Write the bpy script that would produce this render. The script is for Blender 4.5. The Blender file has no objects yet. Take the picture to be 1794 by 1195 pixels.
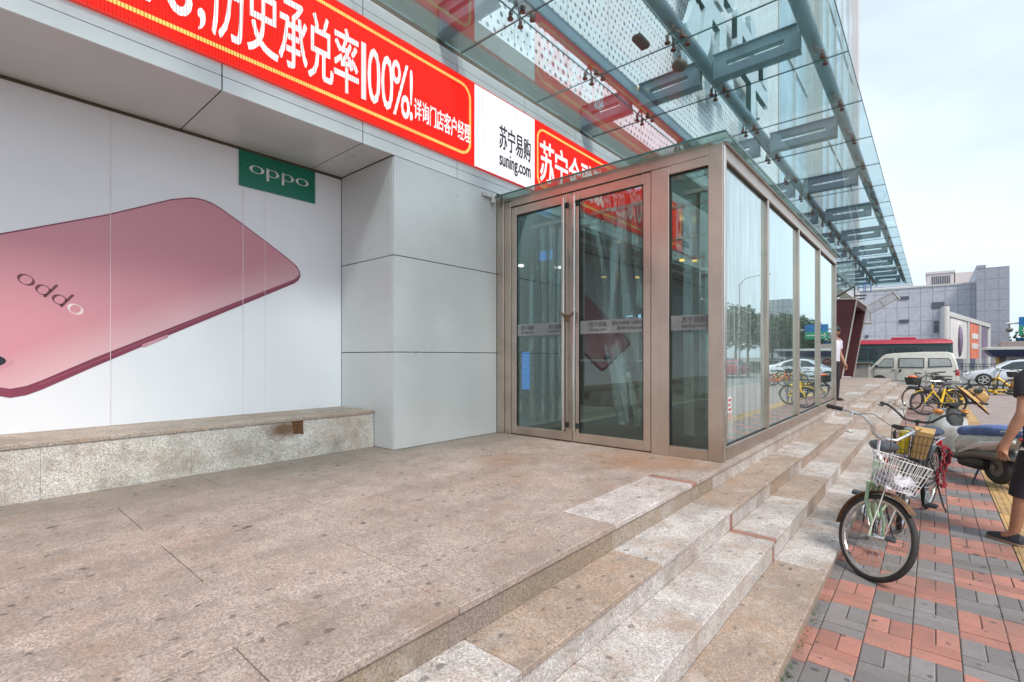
import bpy, bmesh, math, random
from mathutils import Vector, Matrix, Euler
R = math.radians
random.seed(7)
SC = bpy.context.scene
COL = SC.collection

# ------------------------------------------------------------------ camera, sky, sun, exposure
CAM_YAW = 40.65
cam_data = bpy.data.cameras.new('camera')
cam_data.sensor_width = 36.0
cam_data.lens = 858.5 / 1794 * 36.0
cam_data.shift_y = 27.5 / 1794
cam_data.clip_start = 0.05
cam_data.clip_end = 2000
cam = bpy.data.objects.new('camera', cam_data)
cam.location = (0, 0, 1.0)
cam.rotation_euler = (R(90), 0, R(CAM_YAW))
COL.objects.link(cam)
SC.camera = cam

SUN_EL, SUN_AZ = 52, 118          # azimuth measured from +Y towards +X
world = bpy.data.worlds.new('World')
SC.world = world
world.use_nodes = True
wn, wl = world.node_tree.nodes, world.node_tree.links
bg = wn['Background']
sky = wn.new('ShaderNodeTexSky')
sky.sky_type = 'NISHITA'
sky.sun_disc = False
sky.sun_elevation = R(SUN_EL)
sky.sun_rotation = R(SUN_AZ)
sky.dust_density = 4.0
sky.air_density = 1.0
tcw = wn.new('ShaderNodeTexCoord')
mpw = wn.new('ShaderNodeMapping'); mpw.inputs['Scale'].default_value = (1.0, 1.0, 2.6)
nzw = wn.new('ShaderNodeTexNoise'); nzw.inputs['Scale'].default_value = 1.6; nzw.inputs['Detail'].default_value = 5
nzw.inputs['Roughness'].default_value = 0.5
rpw = wn.new('ShaderNodeMapRange'); rpw.inputs['From Min'].default_value = 0.35; rpw.inputs['From Max'].default_value = 0.68
rpw.inputs['To Min'].default_value = 0.5; rpw.inputs['To Max'].default_value = 0.93
mxw = wn.new('ShaderNodeMix'); mxw.data_type = 'RGBA'
mxw.inputs['B'].default_value = (6.5, 7.5, 8.5, 1)
wl.new(tcw.outputs['Generated'], mpw.inputs['Vector'])
wl.new(mpw.outputs['Vector'], nzw.inputs['Vector'])
wl.new(nzw.outputs['Fac'], rpw.inputs['Value'])
wl.new(rpw.outputs['Result'], mxw.inputs['Factor'])
wl.new(sky.outputs['Color'], mxw.inputs['A'])
wl.new(mxw.outputs['Result'], bg.inputs['Color'])
bg.inputs['Strength'].default_value = 0.10

sd = bpy.data.lights.new('sun', 'SUN')
sd.energy = 1.8
sd.angle = R(12)
sd.color = (1.0, 0.94, 0.85)
sun = bpy.data.objects.new('sun', sd)
_d = Vector((math.sin(R(SUN_AZ)) * math.cos(R(SUN_EL)), math.cos(R(SUN_AZ)) * math.cos(R(SUN_EL)), math.sin(R(SUN_EL))))
sun.rotation_euler = (-_d).to_track_quat('-Z', 'Y').to_euler()
sun.location = _d * 60
COL.objects.link(sun)

SC.view_settings.view_transform = 'Standard'
SC.view_settings.look = 'None'
SC.view_settings.exposure = 0.68
SC.view_settings.gamma = 1
SC.render.engine = 'CYCLES'
SC.cycles.max_bounces = 10
SC.cycles.transparent_max_bounces = 24
SC.cycles.glossy_bounces = 5
SC.cycles.use_denoising = True
SC.cycles.caustics_reflective = False
SC.cycles.caustics_refractive = False

# ------------------------------------------------------------------ materials
def nd(nt, t, **kw):
    n = nt.nodes.new(t)
    for k, v in kw.items():
        if hasattr(n, k): setattr(n, k, v)
        else: n.inputs[k].default_value = v
    return n

def rgba(c): return (c[0], c[1], c[2], 1)

def noise(nt, vec, scale, detail=4, rough=0.55):
    n = nd(nt, 'ShaderNodeTexNoise', Scale=scale, Detail=detail, Roughness=rough)
    nt.links.new(vec, n.inputs['Vector'])
    return n.outputs['Fac']

def ramp(nt, val, a, b, lo=0.0, hi=1.0):
    n = nt.nodes.new('ShaderNodeMapRange')
    n.inputs['From Min'].default_value = a; n.inputs['From Max'].default_value = b
    n.inputs['To Min'].default_value = lo; n.inputs['To Max'].default_value = hi
    nt.links.new(val, n.inputs['Value'])
    return n.outputs['Result']

def mix(nt, fac, a, b, mode='MIX'):
    n = nt.nodes.new('ShaderNodeMix'); n.data_type = 'RGBA'; n.blend_type = mode
    for sock, v in ((n.inputs['Factor'], fac), (n.inputs['A'], a), (n.inputs['B'], b)):
        if isinstance(v, (int, float)): sock.default_value = v
        elif isinstance(v, tuple): sock.default_value = rgba(v)
        else: nt.links.new(v, sock)
    return n.outputs['Result']

def m1(nt, op, a, b=None, c=None):
    n = nt.nodes.new('ShaderNodeMath'); n.operation = op
    for i, v in enumerate((a, b, c)):
        if v is None: continue
        if isinstance(v, (int, float)): n.inputs[i].default_value = v
        else: nt.links.new(v, n.inputs[i])
    return n.outputs[0]

def new_mat(name):
    m = bpy.data.materials.new(name); m.use_nodes = True
    nt = m.node_tree
    return m, nt, nt.nodes['Principled BSDF']

def pos(nt):
    return nt.nodes.new('ShaderNodeNewGeometry').outputs['Position']

def objc(nt):
    return nt.nodes.new('ShaderNodeTexCoord').outputs['Object']

def bump(nt, bs, h, strength=0.3, dist=0.01):
    b = nd(nt, 'ShaderNodeBump', Strength=strength, Distance=dist)
    nt.links.new(h, b.inputs['Height'])
    nt.links.new(b.outputs['Normal'], bs.inputs['Normal'])

def mat(name, col, rough=0.5, metal=0.0, var=0.12, scale=6.0, bmp=0.0, bscale=None, coat=0.0, dirt=0.0, rvar=0.1, emit=None, estr=0.0, world_pos=False):
    m, nt, bs = new_mat(name)
    v = pos(nt) if world_pos else objc(nt)
    n1 = noise(nt, v, scale)
    k = ramp(nt, n1, 0.3, 0.7, 1 - var, 1 + var)
    base = nt.nodes.new('ShaderNodeMix'); base.data_type = 'RGBA'; base.blend_type = 'MULTIPLY'
    base.inputs['Factor'].default_value = 1
    base.inputs['A'].default_value = rgba(col)
    nt.links.new(k, base.inputs['B'])
    out = base.outputs['Result']
    if dirt:
        n2 = noise(nt, v, scale * 0.6, 8, 0.7)
        out = mix(nt, ramp(nt, n2, 0.45, 0.75, 0, dirt), out, (0.09, 0.07, 0.055))
    nt.links.new(out, bs.inputs['Base Color'])
    nt.links.new(ramp(nt, n1, 0.3, 0.7, max(0, rough - rvar), min(1, rough + rvar)), bs.inputs['Roughness'])
    bs.inputs['Metallic'].default_value = metal
    bs.inputs['Coat Weight'].default_value = coat
    if emit:
        bs.inputs['Emission Color'].default_value = rgba(emit); bs.inputs['Emission Strength'].default_value = estr
    if bmp:
        bump(nt, bs, noise(nt, v, bscale or scale * 8, 6), bmp)
    return m

def glass_mat(name, tint, refl=1.0, rough=0.0, haze=0.04, hazecol=(0.6, 0.68, 0.68), ior=1.5, streak=False):
    """architectural pane: tinted see-through, fresnel mirror, a thin diffuse film of dust"""
    m, nt, bs = new_mat(name)
    nt.nodes.remove(bs)
    out = nt.nodes['Material Output']
    tr = nd(nt, 'ShaderNodeBsdfTransparent', Color=rgba(tint))
    gl = nd(nt, 'ShaderNodeBsdfGlossy', Color=(0.88, 1, 0.985, 1), Roughness=rough)
    df = nd(nt, 'ShaderNodeBsdfDiffuse', Color=rgba(hazecol))
    fr = nd(nt, 'ShaderNodeFresnel', IOR=ior)
    fac = m1(nt, 'MULTIPLY', fr.outputs[0], refl)
    fac = m1(nt, 'MINIMUM', fac, 0.95)
    a = nt.nodes.new('ShaderNodeMixShader'); b = nt.nodes.new('ShaderNodeMixShader')
    v = pos(nt)
    if streak:
        mp = nd(nt, 'ShaderNodeMapping'); mp.inputs['Scale'].default_value = (9, 9, 0.7)
        nt.links.new(v, mp.inputs['Vector'])
        h = ramp(nt, noise(nt, mp.outputs[0], 1.5, 6, 0.6), 0.38, 0.75, haze * 0.5, haze * 1.9)
    else:
        h = ramp(nt, noise(nt, v, 2.0, 6, 0.6), 0.3, 0.75, haze * 0.6, haze * 1.6)
    nt.links.new(h, a.inputs[0])
    nt.links.new(tr.outputs[0], a.inputs[1]); nt.links.new(df.outputs[0], a.inputs[2])
    nt.links.new(fac, b.inputs[0]); nt.links.new(a.outputs[0], b.inputs[1]); nt.links.new(gl.outputs[0], b.inputs[2])
    nt.links.new(b.outputs[0], out.inputs['Surface'])
    return m

def granite_mat(name, gum=True, terr=False, stain=None, mottle=False):
    """speckled granite; every slab has its own tone in the face colour attribute"""
    m, nt, bs = new_mat(name)
    v = pos(nt)
    at = nd(nt, 'ShaderNodeVertexColor'); at.layer_name = 'Col'
    vo = nd(nt, 'ShaderNodeTexVoronoi', Scale=150.0, Randomness=1.0); nt.links.new(v, vo.inputs['Vector'])
    sep = nt.nodes.new('ShaderNodeSeparateColor'); nt.links.new(vo.outputs['Color'], sep.inputs[0])
    n0 = noise(nt, v, 330, 3, 0.7)
    grain = m1(nt, 'ADD', m1(nt, 'MULTIPLY', sep.outputs[0], 0.55), m1(nt, 'MULTIPLY', n0, 0.6))
    g = ramp(nt, grain, 0.2, 0.95, 0.42, 1.58)
    c = mix(nt, 1.0, at.outputs['Color'], (1, 1, 1), 'MULTIPLY')
    cg = nt.nodes.new('ShaderNodeMix'); cg.data_type = 'RGBA'; cg.blend_type = 'MULTIPLY'; cg.inputs['Factor'].default_value = 1
    nt.links.new(c, cg.inputs['A']); nt.links.new(g, cg.inputs['B'])
    c = cg.outputs['Result']
    # dark mica grains
    vd = nd(nt, 'ShaderNodeTexVoronoi', Scale=95.0); nt.links.new(v, vd.inputs['Vector'])
    c = mix(nt, ramp(nt, vd.outputs['Distance'], 0.18, 0.08, 0, 0.55), c, (0.06, 0.055, 0.05))
    # dirt clouds, warm wear and rust seeping along the joints
    c = mix(nt, ramp(nt, noise(nt, v, 1.7, 9, 0.66), 0.42, 0.72, 0, 0.5), c, (0.22, 0.17, 0.14))
    c = mix(nt, ramp(nt, noise(nt, v, 5.5, 8, 0.72), 0.52, 0.74, 0, 0.38), c, (0.15, 0.12, 0.10))
    mp = nd(nt, 'ShaderNodeMapping'); mp.inputs['Location'].default_value = (7, 3, 1); nt.links.new(v, mp.inputs['Vector'])
    c = mix(nt, ramp(nt, noise(nt, mp.outputs[0], 1.25, 9, 0.7), 0.5, 0.7, 0, 0.3), c, (0.36, 0.2, 0.11))
    c = mix(nt, ramp(nt, noise(nt, mp.outputs[0], 7.5, 8, 0.75), 0.56, 0.74, 0, 0.25), c, (0.36, 0.2, 0.11))
    c = mix(nt, ramp(nt, noise(nt, mp.outputs[0], 4.3, 6, 0.7), 0.42, 0.28, 0, 0.3), c, (0.66, 0.6, 0.56))
    # foot-worn grime stretched along the walking direction
    mp3 = nd(nt, 'ShaderNodeMapping'); mp3.inputs['Scale'].default_value = (1.5, 0.95, 1.4); nt.links.new(v, mp3.inputs['Vector'])
    c = mix(nt, ramp(nt, noise(nt, mp3.outputs[0], 1.9, 9, 0.68), 0.46, 0.64, 0, 0.5), c, (0.22, 0.17, 0.14))
    if mottle:
        c = mix(nt, ramp(nt, noise(nt, mp.outputs[0], 3.1, 9, 0.74), 0.51, 0.64, 0, 0.5), c, (0.35, 0.22, 0.135))
        c = mix(nt, ramp(nt, noise(nt, mp3.outputs[0], 6.0, 9, 0.74), 0.53, 0.66, 0, 0.5), c, (0.22, 0.195, 0.18))
        c = mix(nt, ramp(nt, noise(nt, mp.outputs[0], 5.1, 8, 0.72), 0.45, 0.34, 0, 0.3), c, (0.60, 0.56, 0.53))
    else:
        c = mix(nt, ramp(nt, noise(nt, mp.outputs[0], 2.3, 9, 0.72), 0.52, 0.66, 0, 0.38), c, (0.34, 0.21, 0.135))
        c = mix(nt, ramp(nt, noise(nt, mp3.outputs[0], 4.2, 9, 0.74), 0.52, 0.65, 0, 0.5), c, (0.19, 0.165, 0.145))
    if stain:
        vs_ = nt.nodes.new('ShaderNodeMapping'); vs_.inputs['Location'].default_value = (-stain[0], -stain[1], -stain[2]); nt.links.new(v, vs_.inputs['Vector'])
        rot = nt.nodes.new('ShaderNodeMapping'); rot.inputs['Rotation'].default_value = (R(-24), 0, 0); rot.inputs['Scale'].default_value = (1, 1.0, 2.0); nt.links.new(vs_.outputs[0], rot.inputs['Vector'])
        ln = nt.nodes.new('ShaderNodeVectorMath'); ln.operation = 'LENGTH'; nt.links.new(rot.outputs[0], ln.inputs[0])
        dd = m1(nt, 'ADD', ln.outputs['Value'], m1(nt, 'MULTIPLY', noise(nt, v, 26, 6, 0.7), 0.16))
        c = mix(nt, ramp(nt, dd, 0.31, 0.15, 0, 0.92), c, (0.14, 0.066, 0.024))
        c = mix(nt, ramp(nt, noise(nt, v, 4.0, 8, 0.7), 0.56, 0.72, 0, 0.35), c, (0.42, 0.29, 0.15))
    if terr:
        sx_ = nt.nodes.new('ShaderNodeSeparateXYZ'); nt.links.new(v, sx_.inputs[0])
        ng = noise(nt, v, 1.1, 8, 0.7)
        # old grime that has settled near the plinth and pier
        far_ = m1(nt, 'ADD', sx_.outputs[0], m1(nt, 'MULTIPLY', ng, 1.6))
        c = mix(nt, ramp(nt, far_, -2.4, -3.7, 0, 0.55), c, (0.16, 0.145, 0.12))
        # rusty run-off in front of the doors
        for (px_, py_, rr, st_) in ((-2.15, 4.35, .75, .62), (-3.15, 3.6, .45, .4), (-1.75, 4.55, .45, .5)):
            vm = nt.nodes.new('ShaderNodeVectorMath'); vm.operation = 'DISTANCE'; vm.inputs[1].default_value = (px_, py_, 0); nt.links.new(v, vm.inputs[0])
            dd = m1(nt, 'ADD', vm.outputs['Value'], m1(nt, 'MULTIPLY', noise(nt, v, 3.2, 9, 0.72), rr * 1.4))
            c = mix(nt, ramp(nt, dd, rr * 1.55, rr * .75, 0, st_), c, (0.34, 0.165, 0.075))
    if gum:
        mp2 = nd(nt, 'ShaderNodeMapping'); mp2.inputs['Scale'].default_value = (1, 0.8, 1); nt.links.new(v, mp2.inputs['Vector'])
        wob = nd(nt, 'ShaderNodeTexNoise', Scale=26.0, Detail=3.0); nt.links.new(v, wob.inputs['Vector'])
        va = nt.nodes.new('ShaderNodeVectorMath'); va.operation = 'MULTIPLY_ADD'
        va.inputs[1].default_value = (0.05, 0.05, 0.05)
        nt.links.new(wob.outputs['Color'], va.inputs[0]); nt.links.new(mp2.outputs[0], va.inputs[2])
        vg = nd(nt, 'ShaderNodeTexVoronoi', voronoi_dimensions='2D', Scale=5.2); nt.links.new(va.outputs[0], vg.inputs['Vector'])
        s2 = nt.nodes.new('ShaderNodeSeparateColor'); nt.links.new(vg.outputs['Color'], s2.inputs[0])
        dens = m1(nt, 'MULTIPLY', m1(nt, 'SUBTRACT', noise(nt, v, 1.6, 3), 0.5), 0.9)
        rad = ramp(nt, m1(nt, 'ADD', s2.outputs[1], dens), 0.8, 1.1, 0.0, 0.15)
        spot = ramp(nt, m1(nt, 'SUBTRACT', rad, vg.outputs['Distance']), 0.0, 0.03, 0, 0.78)
        gz_ = nt.nodes.new('ShaderNodeSeparateXYZ'); nt.links.new(nt.nodes.new('ShaderNodeNewGeometry').outputs['Normal'], gz_.inputs[0])
        flat = ramp(nt, gz_.outputs[2], 0.7, 0.9, 0, 1)
        spot = m1(nt, 'MULTIPLY', spot, flat)
        c = mix(nt, spot, c, (0.05, 0.045, 0.042))
        vg2 = nd(nt, 'ShaderNodeTexVoronoi', voronoi_dimensions='2D', Scale=13.0); nt.links.new(va.outputs[0], vg2.inputs['Vector'])
        s3 = nt.nodes.new('ShaderNodeSeparateColor'); nt.links.new(vg2.outputs['Color'], s3.inputs[0])
        rad2 = ramp(nt, m1(nt, 'ADD', s3.outputs[1], dens), 0.55, 1.1, 0.0, 0.28)
        spot2 = ramp(nt, m1(nt, 'SUBTRACT', rad2, vg2.outputs['Distance']), 0.0, 0.1, 0, 0.6)
        spot2 = m1(nt, 'MULTIPLY', spot2, flat)
        c = mix(nt, spot2, c, (0.07, 0.06, 0.055))
    nt.links.new(c, bs.inputs['Base Color'])
    nt.links.new(ramp(nt, n0, 0.3, 0.7, 0.55, 0.85), bs.inputs['Roughness'])
    bump(nt, bs, grain, 0.22, 0.004)
    return m

def paver_mat(name):
    m, nt, bs = new_mat(name)
    v = pos(nt)
    at = nd(nt, 'ShaderNodeVertexColor'); at.layer_name = 'Col'
    n0 = noise(nt, v, 120, 4, 0.7)
    cg = nt.nodes.new('ShaderNodeMix'); cg.data_type = 'RGBA'; cg.blend_type = 'MULTIPLY'; cg.inputs['Factor'].default_value = 1
    nt.links.new(at.outputs['Color'], cg.inputs['A']); nt.links.new(ramp(nt, n0, 0.25, 0.75, 0.72, 1.25), cg.inputs['B'])
    c = cg.outputs['Result']
    c = mix(nt, ramp(nt, noise(nt, v, 3.1, 8, 0.7), 0.42, 0.72, 0, 0.55), c, (0.15, 0.13, 0.12))
    c = mix(nt, ramp(nt, noise(nt, v, 14, 8, 0.75), 0.52, 0.75, 0, 0.45), c, (0.11, 0.10, 0.095))
    wob = nd(nt, 'ShaderNodeTexNoise', Scale=22.0, Detail=3.0); nt.links.new(v, wob.inputs['Vector'])
    va = nt.nodes.new('ShaderNodeVectorMath'); va.operation = 'MULTIPLY_ADD'; va.inputs[1].default_value = (0.05, 0.05, 0.05)
    nt.links.new(wob.outputs['Color'], va.inputs[0]); nt.links.new(v, va.inputs[2])
    vg = nd(nt, 'ShaderNodeTexVoronoi', voronoi_dimensions='2D', Scale=7.0); nt.links.new(va.outputs[0], vg.inputs['Vector'])
    s2 = nt.nodes.new('ShaderNodeSeparateColor'); nt.links.new(vg.outputs['Color'], s2.inputs[0])
    dens = m1(nt, 'MULTIPLY', m1(nt, 'SUBTRACT', noise(nt, v, 1.3, 3), 0.5), 0.8)
    rad = ramp(nt, m1(nt, 'ADD', s2.outputs[1], dens), 0.55, 1.05, 0.0, 0.19)
    c = mix(nt, ramp(nt, m1(nt, 'SUBTRACT', rad, vg.outputs['Distance']), 0.0, 0.04, 0, 0.72), c, (0.055, 0.05, 0.055))
    nt.links.new(c, bs.inputs['Base Color'])
    bs.inputs['Roughness'].default_value = 0.8
    bump(nt, bs, n0, 0.25, 0.004)
    return m

def brick_mat(name, c1, c2, cm, sx, sy, off=0.5, mortar=0.012, rough=0.8, axis='XY', bmp=0.2, metal=0.0):
    """procedural brick/panel grid in world metres on the given plane"""
    m, nt, bs = new_mat(name)
    sp = nt.nodes.new('ShaderNodeSeparateXYZ'); nt.links.new(pos(nt), sp.inputs[0])
    cb = nt.nodes.new('ShaderNodeCombineXYZ')
    nt.links.new(sp.outputs['XYZ'.index(axis[0])], cb.inputs[0]); nt.links.new(sp.outputs['XYZ'.index(axis[1])], cb.inputs[1])
    b = nt.nodes.new('ShaderNodeTexBrick')
    b.offset = off; b.squash = 1
    b.inputs['Scale'].default_value = 1
    b.inputs['Color1'].default_value = rgba(c1); b.inputs['Color2'].default_value = rgba(c2); b.inputs['Mortar'].default_value = rgba(cm)
    b.inputs['Brick Width'].default_value = sx; b.inputs['Row Height'].default_value = sy
    b.inputs['Mortar Size'].default_value = mortar; b.inputs['Mortar Smooth'].default_value = 0.1
    nt.links.new(cb.outputs[0], b.inputs['Vector'])
    n0 = noise(nt, pos(nt), 2.2, 7, 0.65)
    cg = nt.nodes.new('ShaderNodeMix'); cg.data_type = 'RGBA'; cg.blend_type = 'MULTIPLY'; cg.inputs['Factor'].default_value = 1
    nt.links.new(b.outputs['Color'], cg.inputs['A']); nt.links.new(ramp(nt, n0, 0.3, 0.7, 0.85, 1.12), cg.inputs['B'])
    nt.links.new(cg.outputs['Result'], bs.inputs['Base Color'])
    bs.inputs['Roughness'].default_value = rough; bs.inputs['Metallic'].default_value = metal
    if bmp: bump(nt, bs, m1(nt, 'SUBTRACT', 1.0, b.outputs['Fac']), bmp, 0.01)
    return m

def led_mat(name, col, strength):
    """lit LED modules: emitting dots in columns with dark gaps between them"""
    m, nt, bs = new_mat(name)
    sp = nt.nodes.new('ShaderNodeSeparateXYZ'); nt.links.new(pos(nt), sp.inputs[0])
    wy = m1(nt, 'ABSOLUTE', m1(nt, 'SUBTRACT', m1(nt, 'FRACT', m1(nt, 'MULTIPLY', sp.outputs[1], 45.0)), 0.5))
    line = ramp(nt, wy, 0.2, 0.5, 1.2, 0.32)
    wz = m1(nt, 'ABSOLUTE', m1(nt, 'SUBTRACT', m1(nt, 'FRACT', m1(nt, 'MULTIPLY', sp.outputs[2], 62.5)), 0.5))
    line = m1(nt, 'MULTIPLY', line, ramp(nt, wz, 0.25, 0.5, 1.04, 0.8))
    cy = m1(nt, 'DIVIDE', sp.outputs[1], 0.32); cz = m1(nt, 'DIVIDE', sp.outputs[2], 0.17)
    cc = nt.nodes.new('ShaderNodeCombineXYZ'); nt.links.new(m1(nt, 'FLOOR', cy), cc.inputs[0]); nt.links.new(m1(nt, 'FLOOR', cz), cc.inputs[1])
    wn_ = nd(nt, 'ShaderNodeTexWhiteNoise', noise_dimensions='2D'); nt.links.new(cc.outputs[0], wn_.inputs['Vector'])
    line = m1(nt, 'MULTIPLY', line, ramp(nt, wn_.outputs['Value'], 0, 1, 0.88, 1.06))
    ey = m1(nt, 'ABSOLUTE', m1(nt, 'SUBTRACT', m1(nt, 'FRACT', cy), 0.5)); ez = m1(nt, 'ABSOLUTE', m1(nt, 'SUBTRACT', m1(nt, 'FRACT', cz), 0.5))
    line = m1(nt, 'MULTIPLY', line, m1(nt, 'MINIMUM', ramp(nt, ey, 0.48, 0.495, 1, 0.72), ramp(nt, ez, 0.47, 0.49, 1, 0.8)))
    line = m1(nt, 'MULTIPLY', line, ramp(nt, noise(nt, pos(nt), 1.1, 3), 0.3, 0.7, 0.92, 1.06))
    bs.inputs['Base Color'].default_value = (0.02, 0.02, 0.02, 1)
    bs.inputs['Roughness'].default_value = 0.7
    bs.inputs['Specular IOR Level'].default_value = 0.15
    bs.inputs['Emission Color'].default_value = rgba(col)
    nt.links.new(m1(nt, 'MULTIPLY', line, strength), bs.inputs['Emission Strength'])
    return m

def perforated_mat(name):
    m, nt, bs = new_mat(name)
    sp = nt.nodes.new('ShaderNodeSeparateXYZ'); nt.links.new(pos(nt), sp.inputs[0])
    S = 7.2
    u = m1(nt, 'MULTIPLY', sp.outputs[1], S); w = m1(nt, 'MULTIPLY', sp.outputs[2], S)
    row = m1(nt, 'FLOOR', w)
    u2 = m1(nt, 'ADD', u, m1(nt, 'MULTIPLY', m1(nt, 'MODULO', row, 2.0), 0.5))
    du = m1(nt, 'SUBTRACT', m1(nt, 'FRACT', u2), 0.5); dw = m1(nt, 'SUBTRACT', m1(nt, 'FRACT', w), 0.5)
    r = m1(nt, 'SQRT', m1(nt, 'ADD', m1(nt, 'MULTIPLY', du, du), m1(nt, 'MULTIPLY', dw, dw)))
    wn_ = nd(nt, 'ShaderNodeTexWhiteNoise', noise_dimensions='2D')
    cb = nt.nodes.new('ShaderNodeCombineXYZ'); nt.links.new(m1(nt, 'FLOOR', u2), cb.inputs[0]); nt.links.new(row, cb.inputs[1])
    nt.links.new(cb.outputs[0], wn_.inputs['Vector'])
    big = noise(nt, pos(nt), 0.9, 2)
    rad = m1(nt, 'ADD', m1(nt, 'MULTIPLY', wn_.outputs['Value'], 0.12), ramp(nt, big, 0.3, 0.7, 0.08, 0.19))
    hole = ramp(nt, m1(nt, 'SUBTRACT', rad, r), -0.02, 0.03, 0, 1)
    sy = m1(nt, 'ABSOLUTE', m1(nt, 'SUBTRACT', m1(nt, 'FRACT', m1(nt, 'DIVIDE', sp.outputs[1], 1.3)), 0.5))
    sz = m1(nt, 'ABSOLUTE', m1(nt, 'SUBTRACT', m1(nt, 'FRACT', m1(nt, 'DIVIDE', sp.outputs[2], 2.6)), 0.5))
    seam = m1(nt, 'MAXIMUM', ramp(nt, sy, 0.488, 0.494, 0, 1), ramp(nt, sz, 0.494, 0.497, 0, 1))
    c = mix(nt, hole, (0.90, 0.92, 0.93), (0.14, 0.17, 0.20))
    c = mix(nt, m1(nt, 'MULTIPLY', seam, 0.6), c, (0.3, 0.32, 0.34))
    nt.links.new(c, bs.inputs['Base Color'])
    bs.inputs['Roughness'].default_value = 0.45
    return m

M = {}
M['granite'] = granite_mat('granite', mottle=True)
M['ledge_granite'] = granite_mat('ledge_granite', gum=False, stain=(-4.72, 2.15, 0.30))
M['terrace_granite'] = granite_mat('terrace_granite', terr=True)
M['pavers'] = paver_mat('pavers')
M['tactile'] = paver_mat('tactile')
M['sidewalk'] = brick_mat('sidewalk', (0.36, 0.27, 0.25), (0.31, 0.255, 0.245), (0.19, 0.165, 0.15), 0.2, 0.1, 0.5, 0.006)
M['asphalt'] = mat('asphalt', (0.2, 0.195, 0.19), 0.9, var=0.25, scale=2, bmp=0.3, bscale=90, world_pos=True)
M['kerb'] = mat('kerb', (0.36, 0.35, 0.33), 0.85, var=0.2, scale=3, bmp=0.2, dirt=0.3)
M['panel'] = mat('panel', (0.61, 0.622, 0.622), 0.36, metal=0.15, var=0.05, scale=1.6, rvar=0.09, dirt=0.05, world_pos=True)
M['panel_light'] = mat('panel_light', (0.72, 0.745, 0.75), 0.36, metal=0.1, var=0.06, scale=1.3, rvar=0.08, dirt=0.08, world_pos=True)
M['seam'] = mat('seam', (0.05, 0.05, 0.05), 0.8)
M['concrete'] = mat('concrete', (0.13, 0.13, 0.105), 0.85, var=0.25, scale=2.0, bmp=0.2, dirt=0.45)
M['perforated'] = perforated_mat('perforated')
M['poster'] = mat('poster', (0.83, 0.85, 0.885), 0.42, var=0.035, scale=1.2, rvar=0.08, bmp=0.10, bscale=2.2)
M['steel'] = mat('steel', (0.52, 0.435, 0.37), 0.33, metal=0.9, var=0.12, scale=3.0, rvar=0.07)
M['steel_bright'] = mat('steel_bright', (0.68, 0.65, 0.60), 0.22, metal=1.0, var=0.08, scale=5.0, rvar=0.06)
M['gasket'] = mat('gasket', (0.018, 0.018, 0.018), 0.6)
M['door_glass'] = glass_mat('door_glass', (0.84, 0.91, 0.89), 1.5, 0.0, 0.02, (0.5, 0.56, 0.56))
M['side_glass'] = glass_mat('side_glass', (0.72, 0.82, 0.80), 2.2, 0.015, 0.5, (0.60, 0.72, 0.70), ior=1.55, streak=True)
M['roof_glass'] = glass_mat('roof_glass', (0.86, 0.94, 0.93), 0.6, 0.0, 0.12, (0.52, 0.64, 0.63))
M['canopy_glass'] = glass_mat('canopy_glass', (0.885, 0.965, 0.982), 0.30, 0.0, 0.05, (0.5, 0.66, 0.66), ior=1.5)
M['glass_edge'] = mat('glass_edge', (0.05, 0.14, 0.13), 0.25, var=0.1)
M['canopy_steel'] = mat('canopy_steel', (0.16, 0.22, 0.27), 0.45, metal=0.2, var=0.1, scale=2.5)
M['fitting'] = mat('fitting', (0.14, 0.07, 0.055), 0.5, metal=0.5)
M['strip'] = glass_mat('strip', (0.94, 0.955, 0.955), 2.2, 0.05, 0.06, (0.62, 0.66, 0.66))
M['strip_highlit'] = glass_mat('strip_highlit', (0.92, 0.94, 0.94), 2.5, 0.14, 0.17, (0.7, 0.74, 0.74))  # hazier copy of the strip plastic, highlights put into its pale film
M['seam_line'] = mat('seam_line', (0.80, 0.71, 0.735), 0.5, var=0.08, scale=3)
M['led_red'] = led_mat('led_red', (1.0, 0.010, 0.003), 0.98)
M['led_white'] = led_mat('led_white', (0.92, 0.9, 0.95), 0.85)
M['led_text'] = led_mat('led_text', (1.0, 0.9, 0.9), 0.85)
M['led_yellow'] = led_mat('led_yellow', (1.0, 0.56, 0.14), 0.8)
M['led_dark'] = mat('led_dark', (0.06, 0.06, 0.075), 0.6)
M['dark'] = mat('dark', (0.03, 0.03, 0.032), 0.55)
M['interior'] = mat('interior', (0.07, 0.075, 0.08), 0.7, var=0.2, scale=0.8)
M['mat_grey'] = mat('mat_grey', (0.075, 0.085, 0.09), 0.9, var=0.3, scale=9, bmp=0.3)
M['floor_tile'] = mat('floor_tile', (0.45, 0.38, 0.3), 0.35, var=0.1)
M['lamp'] = mat('lamp', (0.8, 0.8, 0.8), 0.4, emit=(1, 0.9, 0.75), estr=5.0)
M['lamp_yellow'] = mat('lamp_yellow', (0.8, 0.6, 0.2), 0.4, emit=(1, 0.55, 0.08), estr=1.1)
M['screen_blue'] = mat('screen_blue', (0.02, 0.05, 0.1), 0.3, emit=(0.03, 0.24, 0.8), estr=0.5)
M['screen_sign'] = mat('screen_sign', (0.4, 0.5, 0.6), 0.3, emit=(0.4, 0.7, 1.0), estr=1.2)
M['decal'] = glass_mat('decal', (0.35, 0.38, 0.38), 0.5, 0.2, 0.55, (0.4, 0.42, 0.42))
M['decal_text'] = mat('decal_text', (0.07, 0.07, 0.075), 0.6)
M['orange'] = mat('orange', (0.75, 0.35, 0.04), 0.5)
M['yellow_poster'] = mat('yellow_poster', (0.62, 0.45, 0.03), 0.5, emit=(0.6, 0.42, 0.02), estr=0.12)
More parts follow.
